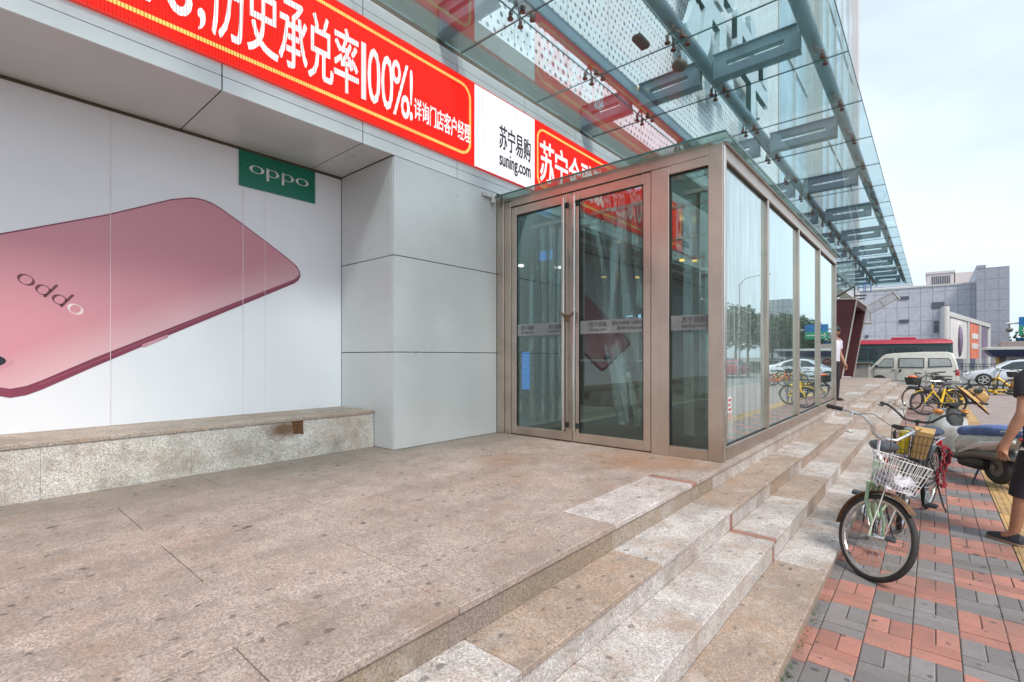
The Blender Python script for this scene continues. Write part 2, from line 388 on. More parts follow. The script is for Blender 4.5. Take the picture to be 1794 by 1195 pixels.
M['maroon'] = mat('maroon', (0.105, 0.028, 0.036), 0.6, var=0.12, scale=1.0)
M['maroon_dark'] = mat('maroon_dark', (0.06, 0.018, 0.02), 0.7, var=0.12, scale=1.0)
M['trim'] = mat('trim', (0.6, 0.56, 0.52), 0.45)
M['white_paint'] = mat('white_paint', (0.74, 0.73, 0.69), 0.45, var=0.08, dirt=0.12)
M['rubber'] = mat('rubber', (0.028, 0.027, 0.027), 0.78, var=0.2, scale=20, dirt=0.2)
M['chrome'] = mat('chrome', (0.62, 0.62, 0.62), 0.2, metal=1.0, var=0.1, scale=30)
M['spoke'] = mat('spoke', (0.42, 0.41, 0.4), 0.35, metal=1.0)
M['green_paint'] = mat('green_paint', (0.30, 0.44, 0.27), 0.45, var=0.15, scale=25, dirt=0.35)
M['black_paint'] = mat('black_paint', (0.02, 0.02, 0.022), 0.35, coat=0.3)
M['yellow_paint'] = mat('yellow_paint', (0.78, 0.50, 0.008), 0.4, coat=0.3, dirt=0.08)
M['orange_paint'] = mat('orange_paint', (0.8, 0.16, 0.03), 0.4, coat=0.3)
M['rust'] = mat('rust', (0.16, 0.09, 0.05), 0.8, var=0.35, scale=30, metal=0.3)
M['grip'] = mat('grip', (0.03, 0.027, 0.03), 0.65)
M['leather'] = mat('leather', (0.025, 0.024, 0.028), 0.35, var=0.15, scale=40, bmp=0.1)
M['navy_cloth'] = mat('navy_cloth', (0.045, 0.065, 0.115), 0.85, var=0.25, scale=40, bmp=0.2)
M['denim'] = mat('denim', (0.11, 0.165, 0.36), 0.85, var=0.4, scale=9, bmp=0.35, bscale=60)
M['silver'] = mat('silver', (0.56, 0.565, 0.54), 0.28, metal=0.3, var=0.06, coat=0.5, dirt=0.08)
M['dark_silver'] = mat('dark_silver', (0.16, 0.155, 0.145), 0.4, metal=0.3, dirt=0.15)
M['black_plastic'] = mat('black_plastic', (0.03, 0.032, 0.033), 0.5, var=0.2)
M['amber'] = mat('amber', (0.75, 0.25, 0.015), 0.2, coat=0.6)
M['red_lens'] = mat('red_lens', (0.5, 0.02, 0.02), 0.2, coat=0.6)
M['lens'] = mat('lens', (0.6, 0.62, 0.6), 0.12, metal=0.4, coat=0.5)
M['straw'] = mat('straw', (0.52, 0.32, 0.125), 0.85, var=0.25, scale=60, bmp=0.5, bscale=130)
M['straw_dark'] = mat('straw_dark', (0.17, 0.085, 0.05), 0.85, var=0.25, scale=60)
M['card'] = mat('card', (0.5, 0.31, 0.12), 0.8, var=0.12, dirt=0.1)
M['yellow_pack'] = mat('yellow_pack', (0.62, 0.47, 0.02), 0.5)
M['wire_white'] = mat('wire_white', (0.72, 0.70, 0.68), 0.45, dirt=0.15)
M['paper'] = mat('paper', (0.62, 0.61, 0.66), 0.8, var=0.3, scale=35)
M['red_lock'] = mat('red_lock', (0.24, 0.008, 0.02), 0.5, var=0.2, scale=60)
M['skin'] = mat('skin', (0.43, 0.215, 0.135), 0.5, var=0.16, scale=11, bmp=0.12, bscale=70)
M['hair'] = mat('hair', (0.012, 0.011, 0.011), 0.6)
M['black_cloth'] = mat('black_cloth', (0.02, 0.017, 0.023), 0.8, var=0.4, scale=9, bmp=0.9, bscale=16)
M['white_cloth'] = mat('white_cloth', (0.62, 0.6, 0.68), 0.85, var=0.1, scale=20)
M['shoe'] = mat('shoe', (0.03, 0.03, 0.04), 0.6)
M['sole'] = mat('sole', (0.3, 0.2, 0.14), 0.7)
M['van_paint'] = mat('van_paint', (0.62, 0.62, 0.57), 0.3, var=0.05, coat=0.5, dirt=0.12)
M['car_paint'] = mat('car_paint', (0.66, 0.68, 0.72), 0.25, metal=0.2, var=0.03, coat=0.7)
M['bus_red'] = mat('bus_red', (0.42, 0.03, 0.055), 0.35, coat=0.4)
M['bus_green'] = mat('bus_green', (0.02, 0.055, 0.055), 0.4)
M['car_glass'] = mat('car_glass', (0.045, 0.06, 0.065), 0.06, var=0.1)
M['car_glass_lit'] = mat('car_glass_lit', (0.33, 0.36, 0.36), 0.08, var=0.15, scale=2)
M['far_panel'] = brick_mat('far_panel', (0.50, 0.505, 0.555), (0.48, 0.485, 0.54), (0.31, 0.31, 0.385), 1.33, 2.05, 0.0, 0.045, 0.5, 'XZ', 0)
M['far_panel_dark'] = brick_mat('far_panel_dark', (0.36, 0.36, 0.42), (0.35, 0.35, 0.415), (0.25, 0.25, 0.31), 1.3, 1.4, 0.0, 0.045, 0.5, 'XZ', 0)
M['far_pale'] = mat('far_pale', (0.66, 0.6, 0.6), 0.7, var=0.05, scale=0.2)
M['far_window'] = mat('far_window', (0.1, 0.11, 0.13), 0.2)
M['banner_red'] = mat('banner_red', (0.78, 0.22, 0.14), 0.6, var=0.25, scale=0.6)
M['banner_purple'] = mat('banner_purple', (0.22, 0.17, 0.26), 0.6, var=0.3, scale=0.6)
M['banner_white'] = mat('banner_white', (0.75, 0.72, 0.72), 0.6, var=0.12, scale=0.4)
M['pale_metal'] = mat('pale_metal', (0.6, 0.6, 0.58), 0.45, var=0.08)
M['blue_roof'] = mat('blue_roof', (0.055, 0.065, 0.15), 0.5)
M['sign_blue'] = mat('sign_blue', (0.02, 0.16, 0.42), 0.4)
M['sign_green'] = mat('sign_green', (0.02, 0.32, 0.16), 0.4)
M['oppo_green'] = mat('plate_green', (0.0, 0.17, 0.10), 0.35, var=0.05)
M['oppo_white'] = mat('plate_letter', (0.75, 0.76, 0.76), 0.4)
M['phone_rim'] = mat('phone_rim', (0.24, 0.045, 0.085), 0.42, var=0.15, scale=2)
M['phone_rim_light'] = mat('phone_rim_light', (0.62, 0.3, 0.36), 0.42)
M['phone_dark'] = mat('phone_dark', (0.15, 0.045, 0.065), 0.42)
M['phone_black'] = mat('phone_black', (0.02, 0.022, 0.035), 0.3)
M['leaf'] = mat('leaf', (0.055, 0.10, 0.04), 0.6, var=0.5, scale=1.2, world_pos=True)
M['bark'] = mat('bark', (0.12, 0.09, 0.07), 0.9, var=0.3)
M['red_notice'] = mat('red_notice', (0.5, 0.08, 0.07), 0.6)
M['notice_white'] = mat('notice_white', (0.62, 0.66, 0.64), 0.6)
M['letter_blue'] = mat('letter_blue', (0.62, 0.72, 0.77), 0.45, var=0.05)
M['facade_glass'] = mat('facade_glass', (0.46, 0.62, 0.71), 0.12, var=0.25, scale=0.35)
M['rust_stain'] = mat('rust_stain', (0.12, 0.055, 0.022), 0.9, var=0.4, scale=14)
M['red_stone'] = mat('red_stone', (0.33, 0.15, 0.11), 0.75, var=0.3, scale=30, dirt=0.3)

# printed poster gradient of the phone's back cover
def phone_print():
    m, nt, bs = new_mat('phone_print')
    sp = nt.nodes.new('ShaderNodeSeparateXYZ'); nt.links.new(pos(nt), sp.inputs[0])
    t = m1(nt, 'SUBTRACT', sp.outputs[2], m1(nt, 'MULTIPLY', sp.outputs[1], 0.52))
    c = mix(nt, ramp(nt, t, 0.48, 0.86, 0, 1), (0.74, 0.49, 0.52), (0.66, 0.29, 0.34))
    c = mix(nt, ramp(nt, t, 0.8, 1.75, 0, 1), c, (0.64, 0.285, 0.335))
    c = mix(nt, ramp(nt, sp.outputs[1], 1.0, 2.5, 0, 0.28), c, (0.40, 0.145, 0.2))
    nt.links.new(c, bs.inputs['Base Color']); bs.inputs['Roughness'].default_value = 0.42
    return m
M['phone_print'] = phone_print()

# ------------------------------------------------------------------ mesh builder
class MB:
    def __init__(s):
        s.v = []; s.f = []; s.c = []; s.m = Matrix.Identity(4); s.col = (1, 1, 1)
    def _add(s, vs, fs):
        b = len(s.v)
        s.v += [tuple(s.m @ Vector(p)) for p in vs]
        s.f += [tuple(b + i for i in f) for f in fs]
        s.c += [s.col] * len(fs)
        return s
    def box(s, x0, x1, y0, y1, z0, z1, bev=0.0):
        if bev > 0:
            b = min(bev, (x1 - x0) * .45, (y1 - y0) * .45, (z1 - z0) * .45)
            rings = []
            for z, i in ((z0, b), (z0 + b, 0), (z1 - b, 0), (z1, b)):
                a0, a1, c0, c1 = x0 + i, x1 - i, y0 + i, y1 - i
                k = b if i == 0 else b * .5
                rings.append([(a0 + k, c0, z), (a1 - k, c0, z), (a1, c0 + k, z), (a1, c1 - k, z), (a1 - k, c1, z), (a0 + k, c1, z), (a0, c1 - k, z), (a0, c0 + k, z)])
            return s.loft(rings)
        vs = [(x, y, z) for z in (z0, z1) for y in (y0, y1) for x in (x0, x1)]
        return s._add(vs, [(0, 2, 3, 1), (4, 5, 7, 6), (0, 1, 5, 4), (2, 6, 7, 3), (0, 4, 6, 2), (1, 3, 7, 5)])
    def bar(s, a, b, w, h, up=(0, 0, 1)):
        a, b = Vector(a), Vector(b); d = (b - a).normalized()
        sx = d.cross(Vector(up))
        if sx.length < 1e-4: sx = d.cross(Vector((1, 0, 0)))
        sx.normalize(); uz = sx.cross(d)
        vs = [tuple(p + sx * i * w / 2 + uz * j * h / 2) for p in (a, b) for j in (-1, 1) for i in (-1, 1)]
        return s._add(vs, [(0, 1, 3, 2), (4, 6, 7, 5), (0, 4, 5, 1), (2, 3, 7, 6), (0, 2, 6, 4), (1, 5, 7, 3)])
    def quad(s, *p):
        return s._add(p, [tuple(range(len(p)))])
    def loft(s, rings, cap=True, close=False):
        n = len(rings[0]); vs = [p for r in rings for p in r]; fs = []
        k = len(rings)
        for i in range(k - (0 if close else 1)):
            j = (i + 1) % k
            for q in range(n):
                q2 = (q + 1) % n
                fs.append((i * n + q, i * n + q2, j * n + q2, j * n + q))
        if cap and not close:
            fs.append(tuple(reversed(range(n)))); fs.append(tuple((k - 1) * n + q for q in range(n)))
        return s._add(vs, fs)
    def tube(s, pts, r, n=8, closed=False):
        pts = [Vector(p) for p in pts]; k = len(pts)
        rs = r if isinstance(r, (list, tuple)) else [r] * k
        rings = []; prev = None
        for i, p in enumerate(pts):
            if closed: t = pts[(i + 1) % k] - pts[i - 1]
            else: t = pts[min(i + 1, k - 1)] - pts[max(i - 1, 0)]
            t.normalize()
            if prev is None:
                a = Vector((0, 0, 1)) if abs(t.z) < .9 else Vector((1, 0, 0))
                u = t.cross(a).normalized()
            else:
                u = (prev - t * prev.dot(t)).normalized()
            prev = u; w = t.cross(u)
            rings.append([tuple(p + (u * math.cos(2 * math.pi * q / n) + w * math.sin(2 * math.pi * q / n)) * rs[i]) for q in range(n)])
        return s.loft(rings, True, closed)
    def cyl(s, c, r, h, axis='z', n=20, r2=None):
        c = Vector(c); ax = {'x': Vector((1, 0, 0)), 'y': Vector((0, 1, 0)), 'z': Vector((0, 0, 1))}[axis]
        return s.tube([c - ax * h / 2, c + ax * h / 2], [r, r if r2 is None else r2], n)
    def torus(s, c, r0, r1, axis='y', n=40, k=8, a0=0, a1=360):
        full = abs(a1 - a0) >= 360
        pts = []
        m_ = n if full else n + 1
        for i in range(m_):
            a = R(a0 + (a1 - a0) * i / n)
            x, z = math.cos(a) * r0, math.sin(a) * r0
            pts.append({'y': (c[0] + x, c[1], c[2] + z), 'x': (c[0], c[1] + x, c[2] + z), 'z': (c[0] + x, c[1] + z, c[2])}[axis])
        return s.tube(pts, r1, k, full)
    def prism(s, poly, d0, d1, plane='xz'):
        def p3(p, d): return {'xz': (p[0], d, p[1]), 'yz': (d, p[0], p[1]), 'xy': (p[0], p[1], d)}[plane]
        return s.loft([[p3(p, d0) for p in poly], [p3(p, d1) for p in poly]])
    def ell(s, c, r, n=16, k=10):
        rings = []
        for i in range(k + 1):
            a = math.pi * i / k; a = min(max(a, 0.02), math.pi - 0.02)
            rings.append([(c[0] + r[0] * math.sin(a) * math.cos(2 * math.pi * q / n), c[1] + r[1] * math.sin(a) * math.sin(2 * math.pi * q / n), c[2] - r[2] * math.cos(a)) for q in range(n)])
        return s.loft(rings)
    def arc(s, c, r, w, th, a0, a1, n=24):
        """curved strip (mudguard) about the y axis"""
        rings = []
        for i in range(n + 1):
            a = R(a0 + (a1 - a0) * i / n); ca, sa = math.cos(a), math.sin(a)
            ring = []
            for (yy, rr) in ((-w, r - .012), (-w * .6, r), (w * .6, r), (w, r - .012), (w, r - .012 - th), (w * .6, r - th), (-w * .6, r - th), (-w, r - .012 - th)):
                ring.append((c[0] + ca * rr, c[1] + yy, c[2] + sa * rr))
            rings.append(ring)
        return s.loft(rings)
    def text(s, body, w, h, mtx, depth=0.004, bold=0.0, res=3):
        """lettering scaled to w x h; mtx maps text x,y,z to world"""
        cu = bpy.data.curves.new('t', 'FONT'); cu.body = body; cu.resolution_u = res
        o = bpy.data.objects.new('t', cu); COL.objects.link(o)
        dg = bpy.context.evaluated_depsgraph_get(); dg.update()
        me = bpy.data.meshes.new_from_object(o.evaluated_get(dg))
        xs = [v.co.x for v in me.vertices]; ys = [v.co.y for v in me.vertices]
        x0, x1, y0, y1 = min(xs), max(xs), min(ys), max(ys)
        sx = w / (x1 - x0); sy = h / (y1 - y0)
        n = len(me.vertices)
        F = [tuple(p.vertices) for p in me.polygons]
        cnt = {}
        for f in F:
            for a, b in zip(f, f[1:] + f[:1]): cnt[(a, b)] = 1
        fs = [tuple(i + n for i in f) for f in F]
        for (a, b) in cnt:
            if (b, a) not in cnt: fs.append((a, b, b + n, a + n))
        em = min(w / (x1 - x0), h / (y1 - y0))
        for q, (ox, oy) in enumerate(((0, 0), (-1, -.7), (1, .7), (1, -.7), (-1, .7)) if bold else ((0, 0),)):
            P = [((v.co.x - x0) * sx + ox * bold * em, (v.co.y - y0) * sy + oy * bold * em) for v in me.vertices]
            dq = depth + q * min(.0003, depth * .1)
            s._add([tuple(mtx @ Vector((p[0], p[1], 0))) for p in P] + [tuple(mtx @ Vector((p[0], p[1], dq))) for p in P], fs)
        bpy.data.objects.remove(o); bpy.data.curves.remove(cu); bpy.data.meshes.remove(me)
        return s
    def build(s, name, material, parent=None, smooth=True, colors=False, kind=None, angle=38, recalc=True):
        me = bpy.data.meshes.new(name)
        me.from_pydata(s.v, [], s.f)
        if colors:
            ca = me.color_attributes.new('Col', 'FLOAT_COLOR', 'CORNER')
            i = 0
            for f, c in zip(s.f, s.c):
                for _ in f:
                    ca.data[i].color = rgba(c); i += 1
        elif recalc:
            bm = bmesh.new(); bm.from_mesh(me); bmesh.ops.recalc_face_normals(bm, faces=bm.faces); bm.to_mesh(me); bm.free()
        me.validate()
        if smooth:
            me.polygons.foreach_set('use_smooth', [True] * len(me.polygons))
            me.set_sharp_from_angle(angle=R(angle))
        me.materials.append(M[material] if isinstance(material, str) else material)
        o = bpy.data.objects.new(name, me); COL.objects.link(o)
        if parent: o.parent = parent
        if kind: o['kind'] = kind
        return o

def thing(name, label, cat, loc=(0, 0, 0), rz=0, group=None):
    o = bpy.data.objects.new(name, None); COL.objects.link(o)
    o.empty_display_size = .1
    o.location = loc; o.rotation_euler = (0, 0, rz)
    o['label'] = label; o['category'] = cat
    if group: o['group'] = group
    return o
def tag(o, label, cat, group=None):
    o['label'] = label; o['category'] = cat
    if group: o['group'] = group
    return o
def copy_tree(o, parent=None):
    kids = [c for c in COL.objects if c.parent is o]
    c = o.copy(); COL.objects.link(c)
    if parent: c.parent = parent
    for k in kids: copy_tree(k, c)
    return c
def jit(c, a):
    k = 1 + random.uniform(-a, a)
    return (c[0] * k, c[1] * k, c[2] * k)
def wall_frame(X, y0, z0):
    """text frame on a plane facing +X (reading direction +Y)"""
    return Matrix(((0, 0, 1, X), (1, 0, 0, y0), (0, 1, 0, z0), (0, 0, 0, 1)))
def front_frame(Y, x0, z0):
    """text frame on a plane facing -Y (reading direction +X)"""
    return Matrix(((1, 0, 0, x0), (0, 0, -1, Y), (0, 1, 0, z0), (0, 0, 0, 1)))
# ================================================================== SETTING
ZP = -0.54                                   # pavement level; the terrace top is z = 0
# ground sheet and road
MB().quad((-900, -900, -0.62), (900, -900, -0.62), (900, 900, -0.62), (-900, 900, -0.62)).build('ground', 'asphalt', kind='structure', smooth=False)
road = MB()
road.quad((-60, 31.2, -0.612), (200, 31.2, -0.612), (200, 62, -0.612), (-60, 62, -0.612))
road.build('road', 'asphalt', kind='structure', smooth=False)
kb = MB()
y = -8.0
while y < 31:
    kb.box(4.6, 4.75, y, y + 0.99, -0.7, ZP + .012, 0.012); y += 1.0
x = -0.5
while x < 4.5:
    kb.box(x, x + .99, 31.0, 31.15, -0.7, ZP + .012, 0.012); x += 1.0
kb.build('kerb', 'kerb', kind='structure')

# wide sidewalk bricks beyond the tactile strip
MB().box(0.835, 4.6, -8, 31.0, -0.7, ZP).build('sidewalk', 'sidewalk', kind='structure', smooth=False)

# checkered basket-weave pavers
RED, GRY = (0.40, 0.175, 0.135), (0.205, 0.187, 0.187)
pv = MB(); pv.col = (0.07, 0.06, 0.05)
pv.box(-0.62, 0.505, -6, 31.0, -0.7, ZP - 0.006)
g = 0.0022
def brick(x0, x1, y0, y1, c):
    x0 = max(x0, -0.6); x1 = min(x1, 0.49)
    if x1 - x0 < .01: return
    pv.col = jit(c, 0.2)
    dz = random.uniform(-.002, .002); i = random.uniform(.003, .006); tx, ty = random.uniform(-.012, .012), random.uniform(-.012, .012)
    A = [(x0 + g, y0 + g), (x1 - g, y0 + g), (x1 - g, y1 - g), (x0 + g, y1 - g)]
    B = [(x0 + g + i, y0 + g + i), (x1 - g - i, y0 + g + i), (x1 - g - i, y1 - g - i), (x0 + g + i, y1 - g - i)]
    pv._add([(p[0], p[1], ZP - .006) for p in A] + [(p[0], p[1], ZP - .0025 + dz) for p in A] + [(p[0], p[1], ZP + dz + (p[0] - x0 - .1) * tx + (p[1] - y0 - .1) * ty) for p in B],
            [(0, 1, 5, 4), (1, 2, 6, 5), (2, 3, 7, 6), (3, 0, 4, 7), (4, 5, 9, 8), (5, 6, 10, 9), (6, 7, 11, 10), (7, 4, 8, 11), (8, 9, 10, 11)])
for ix in range(-4, 3):
    x0 = 0.112 + ix * .2
    for iy in range(-14, 72):
        y0 = 3.25 + iy * .4 + (0.012 if ix % 2 else -0.012)
        cell = (math.floor((ix + 2) / 2) + iy)
        c = RED if cell % 2 == 0 else GRY
        brick(x0, x0 + .2, y0, y0 + .1, c); brick(x0, x0 + .2, y0 + .1, y0 + .2, c)
        brick(x0, x0 + .1, y0 + .2, y0 + .4, c); brick(x0 + .1, x0 + .2, y0 + .2, y0 + .4, c)
pv.build('pavement', 'pavers', colors=True, smooth=False, kind='structure')

# yellow tactile strip
tp = MB(); tp.col = (0.08, 0.06, 0.04)
tp.box(0.495, 0.835, -6, 31.0, -0.7, ZP - .006)
for ix in range(2):
    x0 = 0.497 + ix * .169
    for iy in range(-20, 112):
        y0 = iy * .27 + (0.1 if ix else 0)
        tp.col = jit((0.5, 0.315, 0.13), 0.14)
        tp.box(x0, x0 + .165, y0, y0 + .266, ZP - .03, ZP)
        if y0 < 16:
            for k in range(3):
                tp.box(x0 + .022 + k * .05, x0 + .04 + k * .05, y0 + .01, y0 + .256, ZP, ZP + .004)
tp.build('tactile_paving', 'tactile', colors=True, smooth=False, kind='structure')

# ---- terrace and steps: individual granite slabs
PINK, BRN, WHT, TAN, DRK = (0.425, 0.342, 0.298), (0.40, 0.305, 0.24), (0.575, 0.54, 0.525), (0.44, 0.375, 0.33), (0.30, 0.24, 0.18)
YE = 28.7
def cuts(first, step, ye=YE, y0=-6.0):
    L = [y0]; y = first
    while y - step > y0: y -= step
    while y < ye - .2: L.append(y); y += step
    L.append(ye)
    return L
te = MB()
te.col = (0.2, 0.15, 0.115)
te.box(-5.45, -1.47, -6, YE - .01, -0.7, -0.034)
rows = [(-5.45, -4.74), (-4.735, -4.10), (-4.10, -3.46), (-3.46, -3.10 + .0), (-3.10, -2.46), (-2.46, -1.822)]
for ri, (x0, x1) in enumerate(rows):
    L = cuts(0.76 + (0.65 if ri % 2 else 0), 1.3)
    for a, b in zip(L, L[1:]):
        te.col = jit(PINK, .045)
        te.box(x0 + .0022, x1 - .0022, a + .0022, b - .0022, -.034, 0.0, .002)
# front nosing row
L = [-6, -3.2, -1.9, -0.65, 0.66, 1.35, 2.62, 3.85, 3.95, 5.2, 6.5, 7.8, 9.1, 10.4, 11.7, 13, 14.3, 15.6, 16.9, 18.2, 19.5, 20.8, 22.1, 23.4, 24.7, 26, 27.3, YE]
for a, b in zip(L, L[1:]):
    if a == 3.85: c = (0.36, 0.17, 0.13)
    elif a == 2.62: c = (0.60, 0.545, 0.53)
    elif a > 3.9: c = jit(TAN if random.random() < .7 else WHT, .07)
    else: c = jit(PINK, .05)
    te.col = c
    te.box(-1.82, -1.435, a + .0015, b - .0015, -.034, 0.0, .004)
te.build('terrace', 'terrace_granite', colors=True, kind='structure', smooth=False)

st = MB()
def riser(X, z0, z1, segs):
    for a, b, c in segs:
        st.col = jit(c, .05)
        st.box(X - .05, X, a + .001, b - .001, z0, z1)
def tread(X0, X1, z, segs):
    for a, b, c in segs:
        st.col = jit(c, .05)
        st.box(X0, X1, a + .0015, b - .0015, z - .03, z, .004)
def segs(bp, cols, alt, y1=YE):
    out = []
    L = bp[:]; y = L[-1]
    while y < y1 - .3: y += random.choice((1.15, 1.25, 1.3)); L.append(min(y, y1))
    for i, (a, b) in enumerate(zip(L, L[1:])):
        out.append((a, b, cols[i] if i < len(cols) else random.choice(alt)))
    return out
RS = (0.36, 0.15, 0.11)
bp = [-6, -3.7, -2.45, -1.2, 0.1, 1.39, 2.61, 3.85, 3.95]
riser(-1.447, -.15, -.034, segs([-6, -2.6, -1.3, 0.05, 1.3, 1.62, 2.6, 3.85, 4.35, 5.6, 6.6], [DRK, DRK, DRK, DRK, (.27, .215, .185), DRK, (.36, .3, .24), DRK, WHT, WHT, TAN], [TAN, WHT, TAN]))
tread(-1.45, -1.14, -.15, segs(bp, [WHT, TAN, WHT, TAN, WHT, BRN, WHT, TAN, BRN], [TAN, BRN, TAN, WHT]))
riser(-1.153, -.30, -.18, segs([-6, -3, -1.7, -.4, .9, 2.2, 3.85, 3.91, 5.05, 5.9, 6.5], [WHT] * 6 + [RS, WHT, BRN, WHT, BRN], [TAN, BRN, WHT]))
tread(-1.155, -.847, -.30, segs([-6, -3.4, -2.1, -.8, .5, 1.75, 2.95, 3.82, 3.90, 5.08, 6.2, 7.1], [WHT] * 7 + [RS, WHT, BRN, WHT, TAN], [TAN, BRN, WHT, TAN]))
riser(-.86, -.45, -.33, segs([-6, -3, -1.7, -.4, .9, 2.0, 2.95, 3.82, 3.88, 5.08, 6.1], [WHT] * 7 + [RS, WHT, BRN, WHT], [TAN, BRN, WHT]))
tread(-.862, -.54, -.45, segs([-6, -3, -1.7, -.5, .8, 2.05, 3.2, 3.88, 5.12, 6.2], [TAN, BRN, TAN, BRN, TAN, BRN, BRN, WHT, TAN, WHT], [TAN, TAN, WHT, BRN]))
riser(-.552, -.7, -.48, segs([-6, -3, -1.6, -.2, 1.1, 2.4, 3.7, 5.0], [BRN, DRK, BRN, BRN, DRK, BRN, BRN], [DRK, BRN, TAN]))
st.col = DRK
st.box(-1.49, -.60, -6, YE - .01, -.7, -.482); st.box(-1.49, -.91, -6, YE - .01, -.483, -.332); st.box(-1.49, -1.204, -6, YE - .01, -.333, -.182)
st.build('steps', 'granite', colors=True, kind='structure', smooth=False)

# ================================================================== STORE BUILDING
shop = thing('store_building', 'large store with grey metal fascia, white perforated upper screen and a deep poster recess', 'building', (-4.4, 10, 0))
def P(mb, name, material, parent=None, **kw):
    o = mb.build(name, material, **kw)
    par = parent or shop
    o.parent = par
    o.matrix_parent_inverse = Matrix.Translation(-par.location) if par.parent is None and par.rotation_euler.z == 0 else Matrix.Identity(4)
    return o
XF = -4.36
# recess wall behind the poster, soffit
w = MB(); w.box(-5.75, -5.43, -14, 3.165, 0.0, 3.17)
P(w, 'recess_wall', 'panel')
pitch = [1.479 + 1.29 * k for k in range(-13, 34)]
so = MB(); so.box(-5.8, -4.372, -14, 3.15, 3.175, 3.3).box(-5.8, -4.91, -14, 44, 3.31, 4.64)
P(so, 'soffit_backing', 'seam')
so = MB()
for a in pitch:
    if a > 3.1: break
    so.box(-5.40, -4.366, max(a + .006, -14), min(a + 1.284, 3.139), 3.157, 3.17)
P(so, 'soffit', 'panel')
so = MB(); so.box(-5.428, -5.402, -14, 3.14, 3.13, 3.16)
P(so, 'soffit_trim', mat('soffit_trim', (0.09, 0.075, 0.05), 0.7))
fb = MB(); fb.box(-4.9, XF - .012, -14, 44, 3.175, 4.63)
P(fb, 'fascia_backing', 'seam')
fa = MB()
for a in pitch:
    y0, y1 = a + .005, a + 1.285
    if y1 > 44: y1 = 44
    for z0, z1 in ((3.155, 3.268), (3.274, 4.515), (4.521, 4.64)):
        fa.box(XF - .02, XF, y0, y1, z0, z1)
P(fa, 'fascia', 'panel_light')
# pier
pb = MB(); pb.box(-5.9, XF - .022, 3.166, 4.83, 0, 3.17)
P(pb, 'pier_backing', 'seam')
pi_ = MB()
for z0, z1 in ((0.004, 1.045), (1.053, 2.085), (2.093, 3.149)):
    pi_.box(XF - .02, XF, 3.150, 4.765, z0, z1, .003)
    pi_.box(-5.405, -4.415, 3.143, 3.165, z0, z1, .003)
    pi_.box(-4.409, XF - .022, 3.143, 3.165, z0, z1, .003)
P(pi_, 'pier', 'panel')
# facade wall beyond the vestibule
fw = MB()
for k in range(11):
    for z0, z1 in ((0.004, 1.045), (1.053, 2.085), (2.093, 3.149)):
        fw.box(XF - .02, XF, 12.3 + k * 1.29, 12.3 + k * 1.29 + 1.283, z0, z1)
fw.box(-4.6, XF - .022, 12.25, 44, 0, 3.15)
fw.box(-4.6, XF, 26.5, 44, -.6, 3.149)
P(fw, 'facade_wall', 'panel')
# concrete band above the fascia, perforated screen, glazed stretch
cb = MB(); cb.box(-6, XF - .02, -14, 44, 4.645, 5.25)
P(cb, 'concrete_band', 'concrete')
ps = MB(); ps.box(-6, XF - .06, -14, 20.5, 5.25, 22)
P(ps, 'perforated_screen', 'perforated')
gz = MB(); gz.box(-6, XF - .10, 20.6, 44, 5.25, 27)
P(gz, 'upper_glazing', 'facade_glass')
ml = MB()
for k in range(9):
    yy = 20.55 + k * 2.9
    ml.box(XF - .12, XF - .02, yy, yy + .07, 5.25, 27)
for z in (5.3, 13.1, 20.9):
    ml.box(XF - .12, XF - .04, 20.72, 44, z, z + .08)
for k in range(6):
    yy = 26.2 + k * .55
    ml.box(XF - .12, XF + .15, yy, yy + .1, 5.3, 27)
P(ml, 'mullions', 'pale_metal')
ec = MB(); ec.box(-8, XF + .25, 43.2, 44.2, 3.2, 30)
P(ec, 'end_wall', 'far_pale')
# shop interior seen through the doors
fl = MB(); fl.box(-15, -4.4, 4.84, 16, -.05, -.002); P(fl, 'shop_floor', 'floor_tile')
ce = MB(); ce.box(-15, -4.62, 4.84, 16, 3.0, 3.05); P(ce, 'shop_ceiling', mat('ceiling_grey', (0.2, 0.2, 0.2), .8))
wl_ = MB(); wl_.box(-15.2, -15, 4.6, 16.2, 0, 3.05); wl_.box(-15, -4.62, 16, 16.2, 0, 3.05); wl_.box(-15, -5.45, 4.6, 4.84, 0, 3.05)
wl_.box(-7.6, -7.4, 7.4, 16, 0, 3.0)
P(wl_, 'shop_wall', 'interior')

for k, (x, y, wd) in enumerate([(-6.0, 7.0, .1), (-6.8, 8.2, .1), (-6.3, 8.9, .1), (-8.9, 6.6, .1), (-8.5, 7.2, .1)]):
    t = tag(MB().box(x - wd / 2, x + wd / 2, y - .05, y + .05, 2.96, 2.992, .01).build('ceiling_light', 'lamp'), 'small lit ceiling light inside the dark shop entrance', 'ceiling light', 'lights inside the shop')

# ---- stone ledge under the poster
ld = thing('stone_ledge', 'long speckled granite plinth with brown cap and rusty stain below the poster', 'ledge', (-5.07, 0, 0))
def PP(par, mb, name, material, **kw):
    o = mb.build(name, material, **kw)
    o.parent = par
    o.matrix_parent_inverse = Matrix.Translation(-Vector(par.location))
    return o
b = MB(); L = cuts(0.45, 0.92, 3.135, -10)
for a, c in zip(L, L[1:]):
    b.col = jit((0.62, 0.595, 0.545), .04)
    b.box(-5.42, -4.722, a + .001, c - .001, 0.001, .372)
PP(ld, b, 'ledge_body', 'ledge_granite', colors=True, smooth=False)
b = MB(); L = cuts(0.1, 1.3, 3.137, -10)
for a, c in zip(L, L[1:]):
    b.col = jit((0.44, 0.37, 0.31), .05)
    b.box(-5.42, -4.712, a + .001, c - .001, .373, .403, .003)
PP(ld, b, 'ledge_cap', 'granite', colors=True, smooth=False)
rs = MB()
